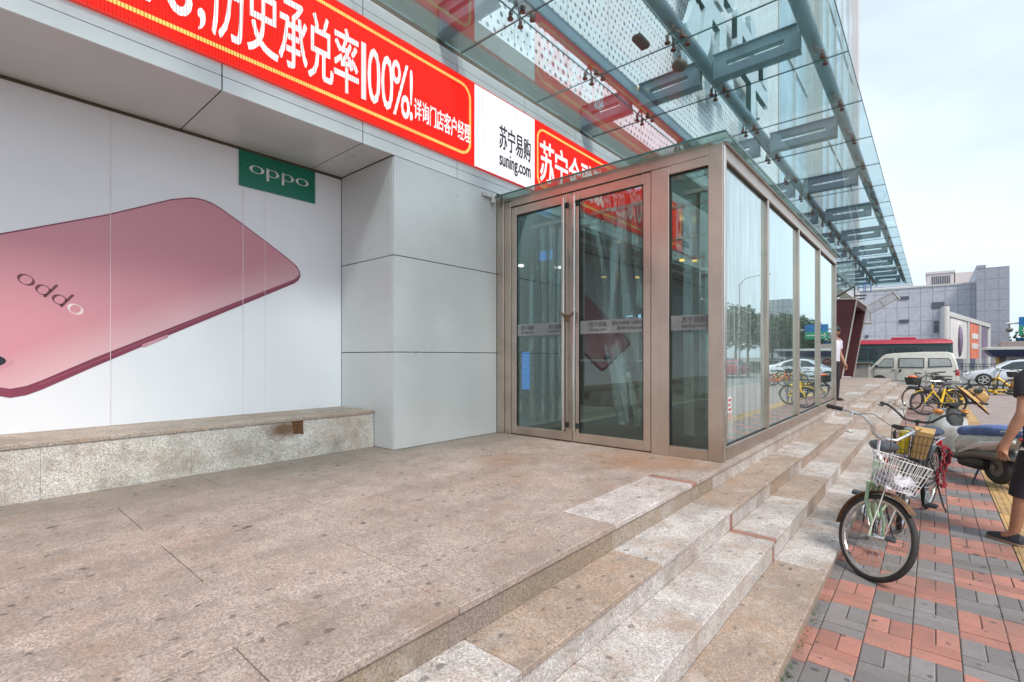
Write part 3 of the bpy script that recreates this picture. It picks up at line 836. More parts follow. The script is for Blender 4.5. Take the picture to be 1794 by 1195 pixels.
rs.prism([(2.222, .370), (2.327, .370), (2.333, .232), (2.318, .238), (2.29, .247), (2.262, .243), (2.24, .249), (2.226, .244), (2.229, .29), (2.221, .33)], -4.722, -4.7195, 'yz')
PP(ld, rs, 'rust_stain', 'rust_stain')

# ---- poster with the pink phone
po = thing('phone_poster', 'wall-wide white poster showing the back of a pink smartphone', 'poster', (-5.41, -3, .4))
b = MB()
for a, c in ((-9, -6.6), (-6.6, -4.2), (-4.2, -1.8), (-1.8, .955), (.955, 2.03), (2.03, 3.14)):
    b.box(-5.43, -5.41, a + .0006, c - .0006, .404, 3.13)
PP(po, b, 'poster_sheet', 'poster', smooth=False)
OUT = [(-3.2, 0.35), (0.292, 1.943), (0.932, 2.23), (1.40, 2.475), (1.485, 2.506), (1.55, 2.528), (1.614, 2.538), (1.68, 2.536), (1.746, 2.522), (1.83, 2.485), (2.028, 2.374), (2.256, 2.238), (2.43, 2.13), (2.545, 2.055), (2.60, 2.01), (2.633, 1.955),
       (2.637, 1.905), (2.615, 1.86), (2.568, 1.818), (1.378, 1.197), (0.843, 0.913), (0.52, 0.735), (0.434, 0.697), (0.347, 0.682), (0.25, .71), (-.2, .93), (-3.2, 2.4)]
OUT = OUT[1:-1]
OUT = OUT + [(-1.6, 1.70), (-1.72, 1.60), (-1.70, 1.50), (-1.6, 1.40)] if False else OUT
INN = [(0.292, 1.93), (0.932, 2.217), (1.40, 2.462), (1.485, 2.494), (1.55, 2.515), (1.614, 2.525), (1.68, 2.523), (1.746, 2.509), (1.83, 2.472), (2.028, 2.362), (2.256, 2.226), (2.43, 2.118), (2.54, 2.045), (2.59, 2.0), (2.62, 1.955),
       (2.622, 1.925), (2.60, 1.892), (2.553, 1.857), (1.378, 1.262), (0.843, 0.988), (0.52, 0.81), (0.434, 0.77), (0.347, 0.752), (0.26, .775), (-.2, 1.0)]
TOPL = [(-.9, 1.33), (-.35, 1.63)]
PP(po, MB().prism(OUT + [(-.9, 1.27), (-.95, 1.31), (-.93, 1.35), (-.35, 1.645)], -5.4096, -5.4075, 'yz'), 'phone_edge', 'phone_rim')
PP(po, MB().prism(INN + [(-.88, 1.325), (-.9, 1.335), (-.35, 1.632)], -5.4073, -5.4055, 'yz'), 'phone_back', 'phone_print')
b = MB()
for (p, q, wd) in (((2.60, 1.87), (1.378, 1.232), .006), ((1.378, 1.232), (0.5, 0.768), .007)):
    b.bar((-5.4066, p[0], p[1]), (-5.4066, q[0], q[1]), .002, wd, up=(1, 0, 0)) if False else b.prism([(p[0], p[1]), (q[0], q[1]), (q[0], q[1] + wd), (p[0], p[1] + wd)], -5.4074, -5.4069, 'yz')
PP(po, b, 'edge_highlight', mat('edge_highlight', (0.36, 0.10, 0.15), .4))
PP(po, MB().prism([(1.184, 1.112), (1.371, 1.206), (1.378, 1.19), (1.372, 1.178), (1.188, 1.083), (1.178, 1.094)], -5.4072, -5.4062, 'yz'), 'side_button', 'phone_rim_light')
PP(po, MB().prism([(0.18 + .19 * math.cos(a), .965 + .075 * math.sin(a) - .0 * math.cos(a)) for a in [i * math.pi / 12 for i in range(24)]], -5.4054, -5.4045, 'yz'), 'camera_ring', 'phone_rim_light')
PP(po, MB().prism([(0.165 + .16 * math.cos(a), .968 + .06 * math.sin(a)) for a in [i * math.pi / 12 for i in range(24)]], -5.4044, -5.4035, 'yz'), 'camera_lens', 'phone_black')
for ys, ws in ((.955, .004), (2.03, .005), (2.25, .003)):  # thin pale opaque strips running down the poster
    PP(po, MB().box(-5.4044, -5.4040, ys - ws / 2, ys + ws / 2, .42, 3.12 if ys < 2 else 2.755), 'seam_line', 'seam_line', smooth=False)
# wordmark printed on the phone: wide open letters
def ring_letter(mb, cx, cy, a, b_, t, d0, d1, mp, n=28, a0=0, a1=360):
    for i in range(n):
        q0, q1 = R(a0 + (a1 - a0) * i / n), R(a0 + (a1 - a0) * (i + 1) / n)
        def th(q): return t * (.45 + .9 * abs(math.cos(q)))
        pts = [(cx + a * math.cos(q0), cy + b_ * math.sin(q0)), (cx + a * math.cos(q1), cy + b_ * math.sin(q1)),
               (cx + (a - th(q1)) * math.cos(q1), cy + (b_ - t * .5) * math.sin(q1)), (cx + (a - th(q0)) * math.cos(q0), cy + (b_ - t * .5) * math.sin(q0))]
        pts = [mp(*p) for p in pts]
        mb.prism(pts, d0, d1, 'yz')
def wordmark(mp, d0, d1, letters):
    """o p p o in four unit cells"""
    b = MB()
    for i in letters:
        cx = i + .5
        if i in (0, 3): ring_letter(b, cx, .5, .46, .46, .13, d0, d1, mp)
        else:
            ring_letter(b, cx, .5, .42, .46, .13, d0, d1, mp, a0=-150, a1=150)
            b.prism([mp(cx - .40, 1.0), mp(cx - .24, 1.0), mp(cx - .24, -.55), mp(cx - .40, -.55)], d0, d1, 'yz')
    return b
# rotated half a turn on the phone: reading direction runs up-left
e1 = Vector((0.385, 1.64)); e2 = Vector((0.775, 1.36))
ux = (e1 - e2) / 4
uy = Vector((-0.05, -0.068)) * 1.0
def mp_phone(u, v):
    p = e2 + ux * u + uy * (v - .5)
    return (p.x, p.y)
PP(po, wordmark(mp_phone, -5.4053, -5.4045, (2, 3)), 'printed_letters', 'phone_dark')
PP(po, wordmark(mp_phone, -5.4053, -5.4045, (0,)), 'printed_letters', mat('phone_letter_light', (0.78, 0.66, 0.66), .42))
PP(po, wordmark(mp_phone, -5.4053, -5.4045, (1,)), 'printed_letters', 'phone_dark')

gp = thing('brand_plate', 'dark green plate with a white wordmark at the top of the poster', 'sign', (-5.40, 2.4, 2.76))
PP(gp, MB().box(-5.405, -5.392, 1.989, 2.804, 2.762, 3.128, .003), 'plate', 'oppo_green')
def mp_plate(u, v): return (2.08 + u * .1625, 2.93 + (v - .1) * .085)
PP(gp, wordmark(mp_plate, -5.3917, -5.3885, (0, 1, 2, 3)), 'lettering', 'oppo_white')

# ---- LED screens on the fascia
M['led_edge'] = mat('led_edge', (.35, .03, .02), .5, emit=(.8, .02, .01), estr=.35)
def led(name, label, y0, y1, material, z0=3.385, z1=4.405):
    t = thing(name, label, 'led sign', (-4.34, (y0 + y1) / 2, z0), 0, 'LED screens along the fascia')
    PP(t, MB().box(-4.358, -4.335, y0, y1, z0, z1), 'screen', material, smooth=False)
    PP(t, MB().box(-4.358, -4.336, y0, y1, z0 - .014, z0 - .001), 'edge_strip', M['led_edge'])
    PP(t, MB().box(-4.358, -4.336, y0, y1, z1 + .001, z1 + .014), 'edge_strip', M['led_edge'])
    return t
def border(t, y0, y1, z0, z1, r, wd=.032):
    pts = []
    for (cy, cz, a0) in ((y1 - r, z1 - r, 0), (y0 + r, z1 - r, 90), (y0 + r, z0 + r, 180), (y1 - r, z0 + r, 270)):
        for k in range(7):
            a = R(a0 + 15 * k); pts.append((cy, cz, math.cos(a), math.sin(a)))
    rings = []
    for (cy, cz, ca, sa) in pts:
        ro, ri = r, r - wd
        rings.append([(-4.335, cy + ca * ro, cz + sa * ro), (-4.332, cy + ca * ro, cz + sa * ro), (-4.332, cy + ca * ri, cz + sa * ri), (-4.335, cy + ca * ri, cz + sa * ri)])
    b = MB(); b.loft(rings, False, True)
    PP(t, b, 'border_line', 'led_yellow')
XT = -4.3348
t = led('led_banner', 'long red LED banner with white Chinese slogan in a yellow border above the poster', -1.0, 4.333, 'led_red')
border(t, -.93, 4.27, 3.465, 4.335, .17)
b = MB()
for ch, y0, y1, z0, z1 in (('1', .44, .53, 3.6, 4.16), ('0', .55, .7, 3.6, 4.16), ('0', .72, .9, 3.6, 4.16), ('%', .92, 1.26, 3.59, 4.17), (',', 1.30, 1.35, 3.55, 3.72),
                          ('历', 1.40, 1.64, 3.56, 4.17), ('史', 1.665, 1.915, 3.57, 4.19), ('承', 1.925, 2.175, 3.57, 4.17), ('兑', 2.19, 2.43, 3.57, 4.18), ('率', 2.445, 2.70, 3.57, 4.19),
                          ('1', 2.735, 2.785, 3.585, 4.15), ('0', 2.81, 2.955, 3.585, 4.15), ('0', 2.97, 3.115, 3.585, 4.15), ('%', 3.10, 3.33, 3.575, 4.16), ('!', 3.335, 3.37, 3.585, 4.14)):
    b.text(ch, y1 - y0, z1 - z0, wall_frame(XT, y0, z0), .003, .004 if ch in '10%!,' else .015)
PP(t, b, 'slogan', 'led_text')
b = MB(); b.text('详询门店客户经理', .86, .235, wall_frame(XT, 3.395, 3.625), .003, .012)
PP(t, b, 'small_print', 'led_text')
def logo_sign(y0, y1, label):
    t = led('led_logo_sign', label, y0, y1, 'led_white')
    b = MB(); b.text('苏宁易购', .655, .315, wall_frame(XT, y0 + .45, 3.755), .003, .016)
    PP(t, b, 'logo_characters', 'led_dark')
    b = MB(); b.text('suning.com', .655, .235, wall_frame(XT, y0 + .45, 3.475), .003, .022)
    PP(t, b, 'web_address', 'led_dark')
logo_sign(4.345, 5.546, 'white LED panel with dark shop lettering between the two red LED banners')
logo_sign(-2.2, -1.01, 'white LED panel at the near left end of the red banner, left of its slogan')
t = led('led_banner', 'red LED banner running behind the glass vestibule roof, partly hidden by it', 5.556, 11.0, 'led_red')
border(t, 5.60, 10.93, 3.465, 4.335, .17)
b = MB()
for i, ch in enumerate('苏宁金融致'):
    b.text(ch, .335, .60, wall_frame(XT, 5.68 + i * .37, 3.57), .003, .016)
PP(t, b, 'slogan', 'led_text')
PP(shop, MB().box(-4.352, -4.33, 11.01, 44, 3.36, 4.42), 'sign_band', mat('sign_band', (.35, .36, .37), .5))

# ---- big raised letters on the perforated screen, seen through the canopy
for i, ch in enumerate('苏宁'):
    t = thing('raised_letter', 'big pale blue raised character %s on the perforated screen' % ('nearest the pier' if i == 0 else 'farther along, past the first one'), 'letter sign', (XF + .4, 10.6 + i * 3.6, 7.4), 0, 'raised characters on the upper facade')
    b = MB(); b.text(ch, 3.2, 3.6, wall_frame(XF + .16, 10.6 + i * 3.6, 7.4), .14, .03)
    PP(t, b, 'letter_body', 'letter_blue')
    for k in range(3):
        PP(t, MB().box(XF - .06, XF + .26, 11 + i * 3.6 + k, 11.06 + i * 3.6 + k, 8.4, 8.46), 'bracket', 'canopy_steel')

# ================================================================== GLASS CANOPY
can = thing('glass_canopy', 'long glass canopy on steel beams with point fixings over the pavement', 'canopy', (-2.5, 15, 4.66))
ZG = 4.665
XS = [-4.33, -3.385, -2.262, -0.765]
YS = [4.10 + 1.5 * k for k in range(-3, 20)]
for i in range(3):
    for j in range(len(YS) - 1):
        PP(can, MB().box(XS[i] + .006, XS[i + 1] - .006, YS[j] + .006, YS[j + 1] - .006, ZG, ZG + .014), 'glass_pane', 'canopy_glass', smooth=False)
sl = MB()
for y in YS: sl.box(XS[0], XS[3] - .002, y - .0055, y + .0055, ZG + .001, ZG + .013)
for x in XS[1:3]: sl.box(x - .0055, x + .0055, YS[0], YS[-1], ZG + .0005, ZG + .0125)
sl.box(XS[3] - .005, XS[3] + .003, YS[0], YS[-1], ZG - .001, ZG + .0155)
PP(can, sl, 'seal_joint', 'glass_edge', smooth=False)
for (x, r0, z) in ((-1.14, .085, 4.97), (-2.35, .085, 4.97), (-3.42, .085, 4.95)):
    PP(can, MB().tube([(x, YS[0], z), (x, YS[-1], z)], r0, 14) if x > -3 else MB().box(x - .075, x + .075, YS[0], YS[-1], z - .09, z + .09, .01), 'long_beam', 'canopy_steel')
k = 0
for j in range(-2, 9):
    y = 6.87 + 3.05 * j
    if y < YS[0] or y > YS[-1]: continue
    b = MB()
    z0, z1 = 4.755, 5.065
    for xa, xb in ((-4.36, -3.50), (-3.34, -2.44), (-2.26, -1.23)):
        b.box(xa, xb, y - .05, y + .05, z0, z0 + .125); b.box(xa, xb, y - .05, y + .05, z1 - .115, z1)
        b.box(xa, xa + .17, y - .049, y + .049, z0 + .124, z1 - .114); b.box(xb - .17, xb, y - .049, y + .049, z0 + .124, z1 - .114)
        b.box(xa, xb, y - .085, y + .085, z0 - .012, z0 - .001); b.box(xa, xb, y - .085, y + .085, z1 + .001, z1 + .012)
    PP(can, b, 'cross_beam', 'canopy_steel', smooth=False)
for y in YS[1:-1]:
    for x, four in ((-3.385, True), (-2.262, True), (-1.02, False)):
        b = MB()
        offs = [(-.085, -.085), (.085, -.085), (-.085, .085), (.085, .085)] if four else [(0, -.09), (0, .09)]
        for dx, dy in offs:
            b.cyl((x + dx, y + dy, ZG - .008), .033, .014, n=12)
            b.cyl((x + dx, y + dy, ZG + .045), .019, .06, n=10)
            b.bar((x + dx, y + dy, ZG + .07), (x + (-.1 if not four else -.06), y, ZG + .2), .022, .022)
        b.cyl((x + (-.1 if not four else -.06), y, ZG + .2), .022, .12, n=10)
        PP(can, b, 'spider_fitting', 'fitting')
# lamps fixed under the middle beam
for (x, y, lab) in ((-2.55, 5.25, 'small brown box lamp hanging below the canopy glass nearest the camera'), (-2.34, 5.86, 'round grey floodlight fixed under a canopy spider fitting')):
    if 'box' in lab:
        tag(MB().box(x - .06, x + .06, y - .13, y + .13, ZG - .075, ZG - .002, .02).build('canopy_lamp', mat('lamp_brown', (.12, .1, .09), .6)), lab, 'lamp')
    else:
        t = thing('floodlight', lab, 'lamp', (x, y, ZG - .12))
        MB().ell((0, 0, 0), (.09, .11, .06)).build('lamp_body', mat('lamp_grey', (.13, .12, .1), .5), t)
        MB().cyl((0, 0, .08), .018, .075).build('lamp_stem', 'fitting', t)
# ================================================================== GLASS VESTIBULE
ves = thing('glass_vestibule', 'steel framed glass entrance box with double doors in front of the store', 'vestibule', (-2.87, 8.3, 0))
YF, YB, XL, XR = 4.79, 11.93, -4.24, -1.50
SY = [4.79, 6.49, 8.28, 10.07, 11.93]
def V(mb, name, material, **kw): return PP(ves, mb, name, material, **kw)
V(MB().box(XR - .135, XR, YF, YF + .12, 0.0, 3.02, .004), 'corner_post', 'steel')
V(MB().box(XR - .0, XR + .012, YF + .012, YF + .052, 0.03, 3.0, .003), 'corner_trim', 'steel_bright')
V(MB().box(XF + .002, XL - .001, YF - .022, YF + .09, 0.0, 3.1, .003), 'jamb', 'steel')
V(MB().box(XL, XL + .10, YF, YF + .1, 0.0, 3.0, .004), 'corner_post', 'steel')
for y in SY[1:]:
    V(MB().box(XR - .08, XR, y - .035, y + .035, .131, 2.885, .004), 'mullion', 'steel')
V(MB().box(-2.215, -2.025, YF, YF + .09, 0.0, 2.925, .004).box(-2.124, -2.118, YF - .002, YF + .01, 0, 2.92), 'mullion', 'steel')
V(MB().box(XL + .101, XR - .136, YF, YF + .1, 2.93, 3.02, .004), 'header', 'steel')
V(MB().box(XR - .1, XR, YF + .121, YB + .04, 2.89, 3.02, .004).box(XR - .02, XR + .02, YF + .06, YB + .05, 3.0205, 3.05), 'header', 'steel')
V(MB().box(XR - .1, XR, YF + .121, YB + .04, 0.0, .13, .004), 'bottom_rail', 'steel')
V(MB().box(-2.024, XR - .136, YF, YF + .09, 0.0, .10, .004), 'bottom_rail', 'steel')
V(MB().box(-2.024, XR - .136, YF, YF + .09, 2.84, 2.929, .004), 'top_rail', 'steel')
V(MB().box(XR - .05, XR + .006, YF + .12, YB + .04, -.028, -.001), 'sill', 'kerb')
V(MB().box(XL, XR, YF + .2, YB, 3.022, 3.045).box(XL, XR - .1, YB, YB + .08, 2.9, 3.02), 'back_beam', 'steel') if False else None
# roof panes with a small overhang
yy = [YF - .12, 6.49, 8.28, 10.07, YB + .2]
for a, b in zip(yy, yy[1:]):
    V(MB().box(-4.33, XR + .06, a + .004, b - .004, 3.06, 3.075), 'roof_pane', 'roof_glass', smooth=False)
V(MB().box(-4.335, XR + .063, YF - .124, YF - .1175, 3.058, 3.077).box(XR + .0605, XR + .0665, YF - .117, YB + .2, 3.058, 3.077), 'pane_edge', 'glass_edge', smooth=False)
for y in SY:
    V(MB().box(XL, XR - .1, y + .02, y + .08, 3.022, 3.057), 'roof_beam', 'steel')
V(MB().box(-4.352, -4.30, YF - .15, YF - .1, 2.99, 3.12, .008).box(-4.352, -4.32, YF - .30, YF - .15, 3.05, 3.10, .006), 'roof_bracket', 'pale_metal')
# side panes
for a, b in zip(SY, SY[1:]):
    V(MB().box(XR - .05, XR - .04, a + (.121 if a < 4.8 else .036), b - .036, .131, 2.889), 'side_pane', 'side_glass', smooth=False)
    for z0, z1 in ((.131, .145), (2.875, 2.889)):
        V(MB().box(XR - .039, XR - .028, a + (.121 if a < 4.8 else .036), b - .036, z0, z1), 'pane_gasket', 'gasket')
V(MB().box(-2.024, XR - .136, YF + .04, YF + .05, .101, 2.839), 'front_pane', 'door_glass', smooth=False)
V(MB().box(-2.024, -2.014, YF + .028, YF + .039, .101, 2.839).box(-2.012, XR - .137, YF + .028, YF + .039, 2.828, 2.839), 'pane_gasket', 'gasket')
# rear wall of the box
V(MB().box(XL, XR - .1, YB, YB + .06, 0.0, .13).box(XL, XR - .1, YB, YB + .06, 2.89, 3.0).box(-2.9, -2.82, YB, YB + .06, .131, 2.889), 'rear_frame', 'steel')
V(MB().box(XL, -2.901, YB + .02, YB + .03, .131, 2.889).box(-2.819, XR - .1, YB + .02, YB + .03, .131, 2.889), 'rear_pane', 'side_glass', smooth=False)
# doors
def door(x0, x1, hx):
    d = V(MB().box(x0, x0 + .085, YF + .01, YF + .06, .012, 2.92, .004).box(x1 - .085, x1, YF + .01, YF + .06, .012, 2.92, .004)
          .box(x0 + .086, x1 - .086, YF + .01, YF + .06, .012, .115, .004).box(x0 + .086, x1 - .086, YF + .01, YF + .06, 2.815, 2.92, .004), 'door', 'steel')
    def sub(mb, name, material, **kw):
        o = mb.build(name, material, **kw); o.parent = d
        o.matrix_parent_inverse = Matrix.Translation(-Vector(ves.location)).inverted() if False else Matrix.Translation(-Vector(ves.location)).inverted() @ Matrix.Translation(-Vector(ves.location))
        return o
    sub(MB().box(x0 + .087, x1 - .087, YF + .03, YF + .04, .116, 2.814), 'door_pane', 'door_glass', smooth=False)
    sub(MB().box(x0 + .087, x0 + .097, YF + .02, YF + .029, .116, 2.814).box(x1 - .097, x1 - .087, YF + .02, YF + .029, .116, 2.814).box(x0 + .098, x1 - .098, YF + .02, YF + .029, 2.80, 2.814), 'door_gasket', 'gasket')
    h = MB().box(hx - .016, hx + .016, YF - .075, YF - .043, .14, 2.86, .005)
    for z in (.2, 1.5, 2.78): h.cyl((hx, YF - .016, z), .011, .056, 'y', 10)
    sub(h, 'door_handle', 'steel_bright')
    for z in (2.78, .2): sub(MB().box(hx - .03, hx + .03, YF - .018, YF + .0085, z - .03, z + .03, .005), 'handle_plate', 'dark')
door(-4.135, -3.205, -3.275)
door(-3.195, -2.222, -3.125)
# frosted bands with printed shop name on the panes
def band(x0, x1, texts):
    b = V(MB().box(x0, x1, YF + .0255, YF + .0275, 1.262, 1.412), 'frosted_band', 'decal', smooth=False)
    t = MB()
    for (tx, body, w, h, z) in texts:
        t.text(body, w, h, front_frame(YF + .0253, tx, z), .001, .01)
    o = t.build('band_print', 'decal_text'); o.parent = ves; o.matrix_parent_inverse = Matrix.Translation(-Vector(ves.location))
band(-4.046, -3.30, [(-3.98, '苏宁易购', .2, .055, 1.335), (-3.98, 'suning.com', .2, .036, 1.288), (-3.55, '苏宁易购', .2, .055, 1.335), (-3.55, 'suning.com', .2, .036, 1.288)])
band(-3.095, -2.31, [(-2.97, '苏宁易购', .22, .06, 1.335), (-2.97, 'suning.com', .22, .04, 1.284), (-2.68, '营业时间 周一至周日', .36, .035, 1.352), (-2.62, '夏令时 9:00-21:00', .3, .035, 1.295)])
band(-2.011, -1.645, [(-1.90, '苏宁易购', .23, .065, 1.332), (-1.90, 'suning.com', .23, .045, 1.28)])

# chain and padlock joining the handles
b = MB()
for k in range(9):
    x = -3.275 + .15 * k / 8; z = 1.50 - .035 * math.sin(math.pi * k / 8)
    b.torus((x, YF - .085, z), .014, .0045, 'y' if k % 2 else 'x', 12, 6)
b.box(-3.225, -3.175, YF - .1, YF - .075, 1.40, 1.455, .006).torus((-3.2, YF - .088, 1.46), .016, .005, 'y', 12, 6, 0, 180)
tag(b.build('door_chain', 'rust'), 'rusty chain with padlock tied round the two tall door handles', 'chain')

# plastic strip curtains hanging inside the doors
def strips(x0, x1, label):
    t = thing('strip_curtain', label, 'curtain', ((x0 + x1) / 2, YF + .38, 2.75), 0, 'clear strip curtains inside the vestibule')
    n = int((x1 - x0) / .15)
    PP(t, MB().box(x0, x1, YF + .36, YF + .40, 2.72, 2.76), 'rail', 'pale_metal')
    for k in range(n):
        cx = x0 + .08 + k * .15
        rings = []
        bend = random.uniform(-.05, .05); tw = random.uniform(-.3, .3)
        for i in range(9):
            z = 2.72 - i * 2.55 / 8
            yy_ = YF + .38 + (k % 2) * .012 + bend * math.sin(i / 8 * 3.0) ; q = tw * i / 8
            pts = []
            for s_ in (-.08, -.04, 0, .04, .08):
                pts.append((cx + s_ * math.cos(q), yy_ + s_ * math.sin(q) + .014 * math.cos(s_ * 35), z))
            rings.append(pts + [(p[0], p[1] + .003, p[2]) for p in reversed(pts)])
        PP(t, MB().loft(rings), 'strip', 'strip')
strips(-4.1, -3.25, 'clear plastic strip curtain hanging behind the left glass door')
strips(-2.0, -1.64, 'narrow clear plastic strip curtain hanging behind the fixed side light')
# loosely pulled aside strips behind the right door
t = thing('strip_curtain', 'clear plastic strips swung and twisted aside behind the right glass door', 'curtain', (-2.7, YF + .4, 2.75), 0, 'clear strip curtains inside the vestibule')
PP(t, MB().box(-3.15, -2.25, YF + .36, YF + .40, 2.72, 2.76), 'rail', 'pale_metal')
for k, (xa, xm, xb, dz) in enumerate(((-3.1, -3.0, -2.72, .2), (-2.95, -2.92, -2.68, .25), (-2.82, -2.80, -2.55, .3), (-2.70, -2.62, -2.62, .22), (-2.55, -2.48, -2.66, .2), (-2.42, -2.38, -2.42, .15), (-2.3, -2.28, -2.3, .12))):
    rings = []
    for i in range(13):
        f_ = i / 12; z = 2.72 - f_ * (2.72 - dz)
        x = xa + (xm - xa) * min(1, f_ * 2) + (xb - xm) * max(0, f_ * 2 - 1)
        q = .5 * math.sin(f_ * 5 + k) + (1.0 if k in (1, 3) else .2) * f_
        yy_ = YF + .40 + .07 * math.sin(f_ * 3 + k * 1.3)
        pts = [(x + s_ * math.cos(q), yy_ + s_ * math.sin(q) + .02 * math.cos(s_ * 30), z) for s_ in (-.09, -.045, 0, .045, .09)]
        rings.append(pts + [(p[0], p[1] + .003, p[2]) for p in reversed(pts)])
    PP(t, MB().loft(rings), 'strip', 'strip_highlit' if k in (1, 3, 4) else 'strip')

tag(MB().box(-4.0, -1.75, 5.15, 11.4, .001, .014, .003).build('door_mat', 'mat_grey'), 'large dark grey floor mat inside the glass vestibule', 'mat')
V(MB().box(XL, XR - .1, YF + .1, YB, -.004, .0008), 'floor', 'floor_tile')
# leaning board, notices
t = thing('floor_sign', 'pale folding floor sign leaning inside the corner of the vestibule', 'floor sign', (-1.78, 5.1, 0))
b = MB()
b.prism([(5.12, .016), (5.53, .016), (5.44, .30), (5.35, .43), (5.23, .43), (5.15, .30)], -1.60, -1.588, 'yz')
PP(t, b, 'board', 'notice_white')
b = MB(); b.prism([(5.12, .016), (5.53, .016), (5.44, .30), (5.35, .43), (5.23, .43), (5.15, .30)], -1.70, -1.688, 'yz')
PP(t, b, 'board', 'notice_white')
PP(t, MB().prism([(5.25, .18), (5.32, .15), (5.37, .2), (5.32, .28), (5.27, .27)], -1.5875, -1.586, 'yz'), 'printed_mark', 'yellow_pack')
t = thing('notice_sticker', 'small red and white notice stuck low on the side glass by the corner post', 'sticker', (-1.535, 4.95, .55))
PP(t, MB().box(-1.539, -1.537, 5.07, 5.18, .44, .60), 'paper', 'notice_white')
b = MB()
for k in range(3): b.box(-1.5369, -1.5361, 5.082, 5.167 - .02 * (k % 2), .46 + k * .047, .485 + k * .047)
PP(t, b, 'printed_lines', 'red_notice')
tag(MB().box(-1.539, -1.537, 5.07, 5.185, .375, .432).build('notice_sticker', mat('pink_notice', (.5, .3, .27), .6)), 'small faded pink notice under the red and white one on the side glass', 'sticker')

# things inside the shop
t = thing('blue_screen', 'tall glowing blue display screen inside the dark shop behind the left door', 'screen', (-5.0, 6.3, 0))
PP(t, MB().box(-5.38, -4.98, 6.4, 6.46, .35, 1.12, .01), 'housing', 'dark')
PP(t, MB().box(-5.27, -5.10, 6.392, 6.399, .45, 1.08), 'display', 'screen_blue')
PP(t, MB().box(-5.23, -5.13, 6.35, 6.5, .003, .35), 'stand', 'dark')
t = thing('hanging_sign', 'small blue lit sign hanging high inside the shop', 'sign', (-4.85, 6.6, 2.6))
PP(t, MB().box(-5.1, -4.8, 6.6, 6.63, 2.62, 2.78, .005), 'panel', 'screen_blue')
PP(t, MB().box(-5.05, -5.04, 6.61, 6.62, 2.78, 2.99).box(-4.86, -4.85, 6.61, 6.62, 2.78, 2.99), 'hanger', 'dark')
t = thing('lit_sign', 'bright pale blue lit sign over a dark counter inside the shop', 'sign', (-4.3, 8.6, 1.5))
PP(t, MB().box(-4.95, -4.1, 9.0, 9.05, 1.66, 1.86), 'panel', 'dark')
b = MB(); b.text('三星', .34, .14, front_frame(8.999, -4.7, 1.69), .004, .02)
PP(t, b, 'lettering', 'screen_sign')
t = thing('counter', 'dark shop counter with a glossy top standing in the shop entrance', 'counter', (-4.6, 8.8, 0))
PP(t, MB().box(-5.6, -4.3, 8.6, 9.1, .003, .9, .01), 'counter_body', 'maroon_dark')
PP(t, MB().box(-5.65, -4.25, 8.55, 9.15, .901, .94, .008), 'counter_top', 'panel_light')
tag(MB().box(-2.95, -2.35, 9.9, 9.93, .1, 1.1, .004).build('yellow_board', 'yellow_poster'), 'yellow advertising board standing inside the vestibule behind the right door', 'board')
tag(MB().box(-2.05, -1.78, 9.4, 9.42, .55, 1.3, .004).build('brown_board', mat('brown_board', (.27, .18, .11), .6)), 'narrow brown notice board seen through the fixed side light', 'board')
for k, (x, y, z) in enumerate([(-5.2, 9.0, 2.66), (-5.05, 9.4, 2.68), (-4.75, 9.6, 2.68), (-4.6, 9.75, 2.68), (-3.35, 8.5, 2.7), (-3.2, 8.7, 2.7)]):
    o = tag(MB().cyl((x, y, z), .045, .03, n=14).build('pendant_lamp', 'lamp_yellow'), 'small round yellow pendant lamp glowing behind the glass doors', 'lamp', 'yellow pendant lamps behind the doors')
    MB().cyl((x, y, z + .155), .003, .28, n=6).build('lamp_cord', 'dark', o)

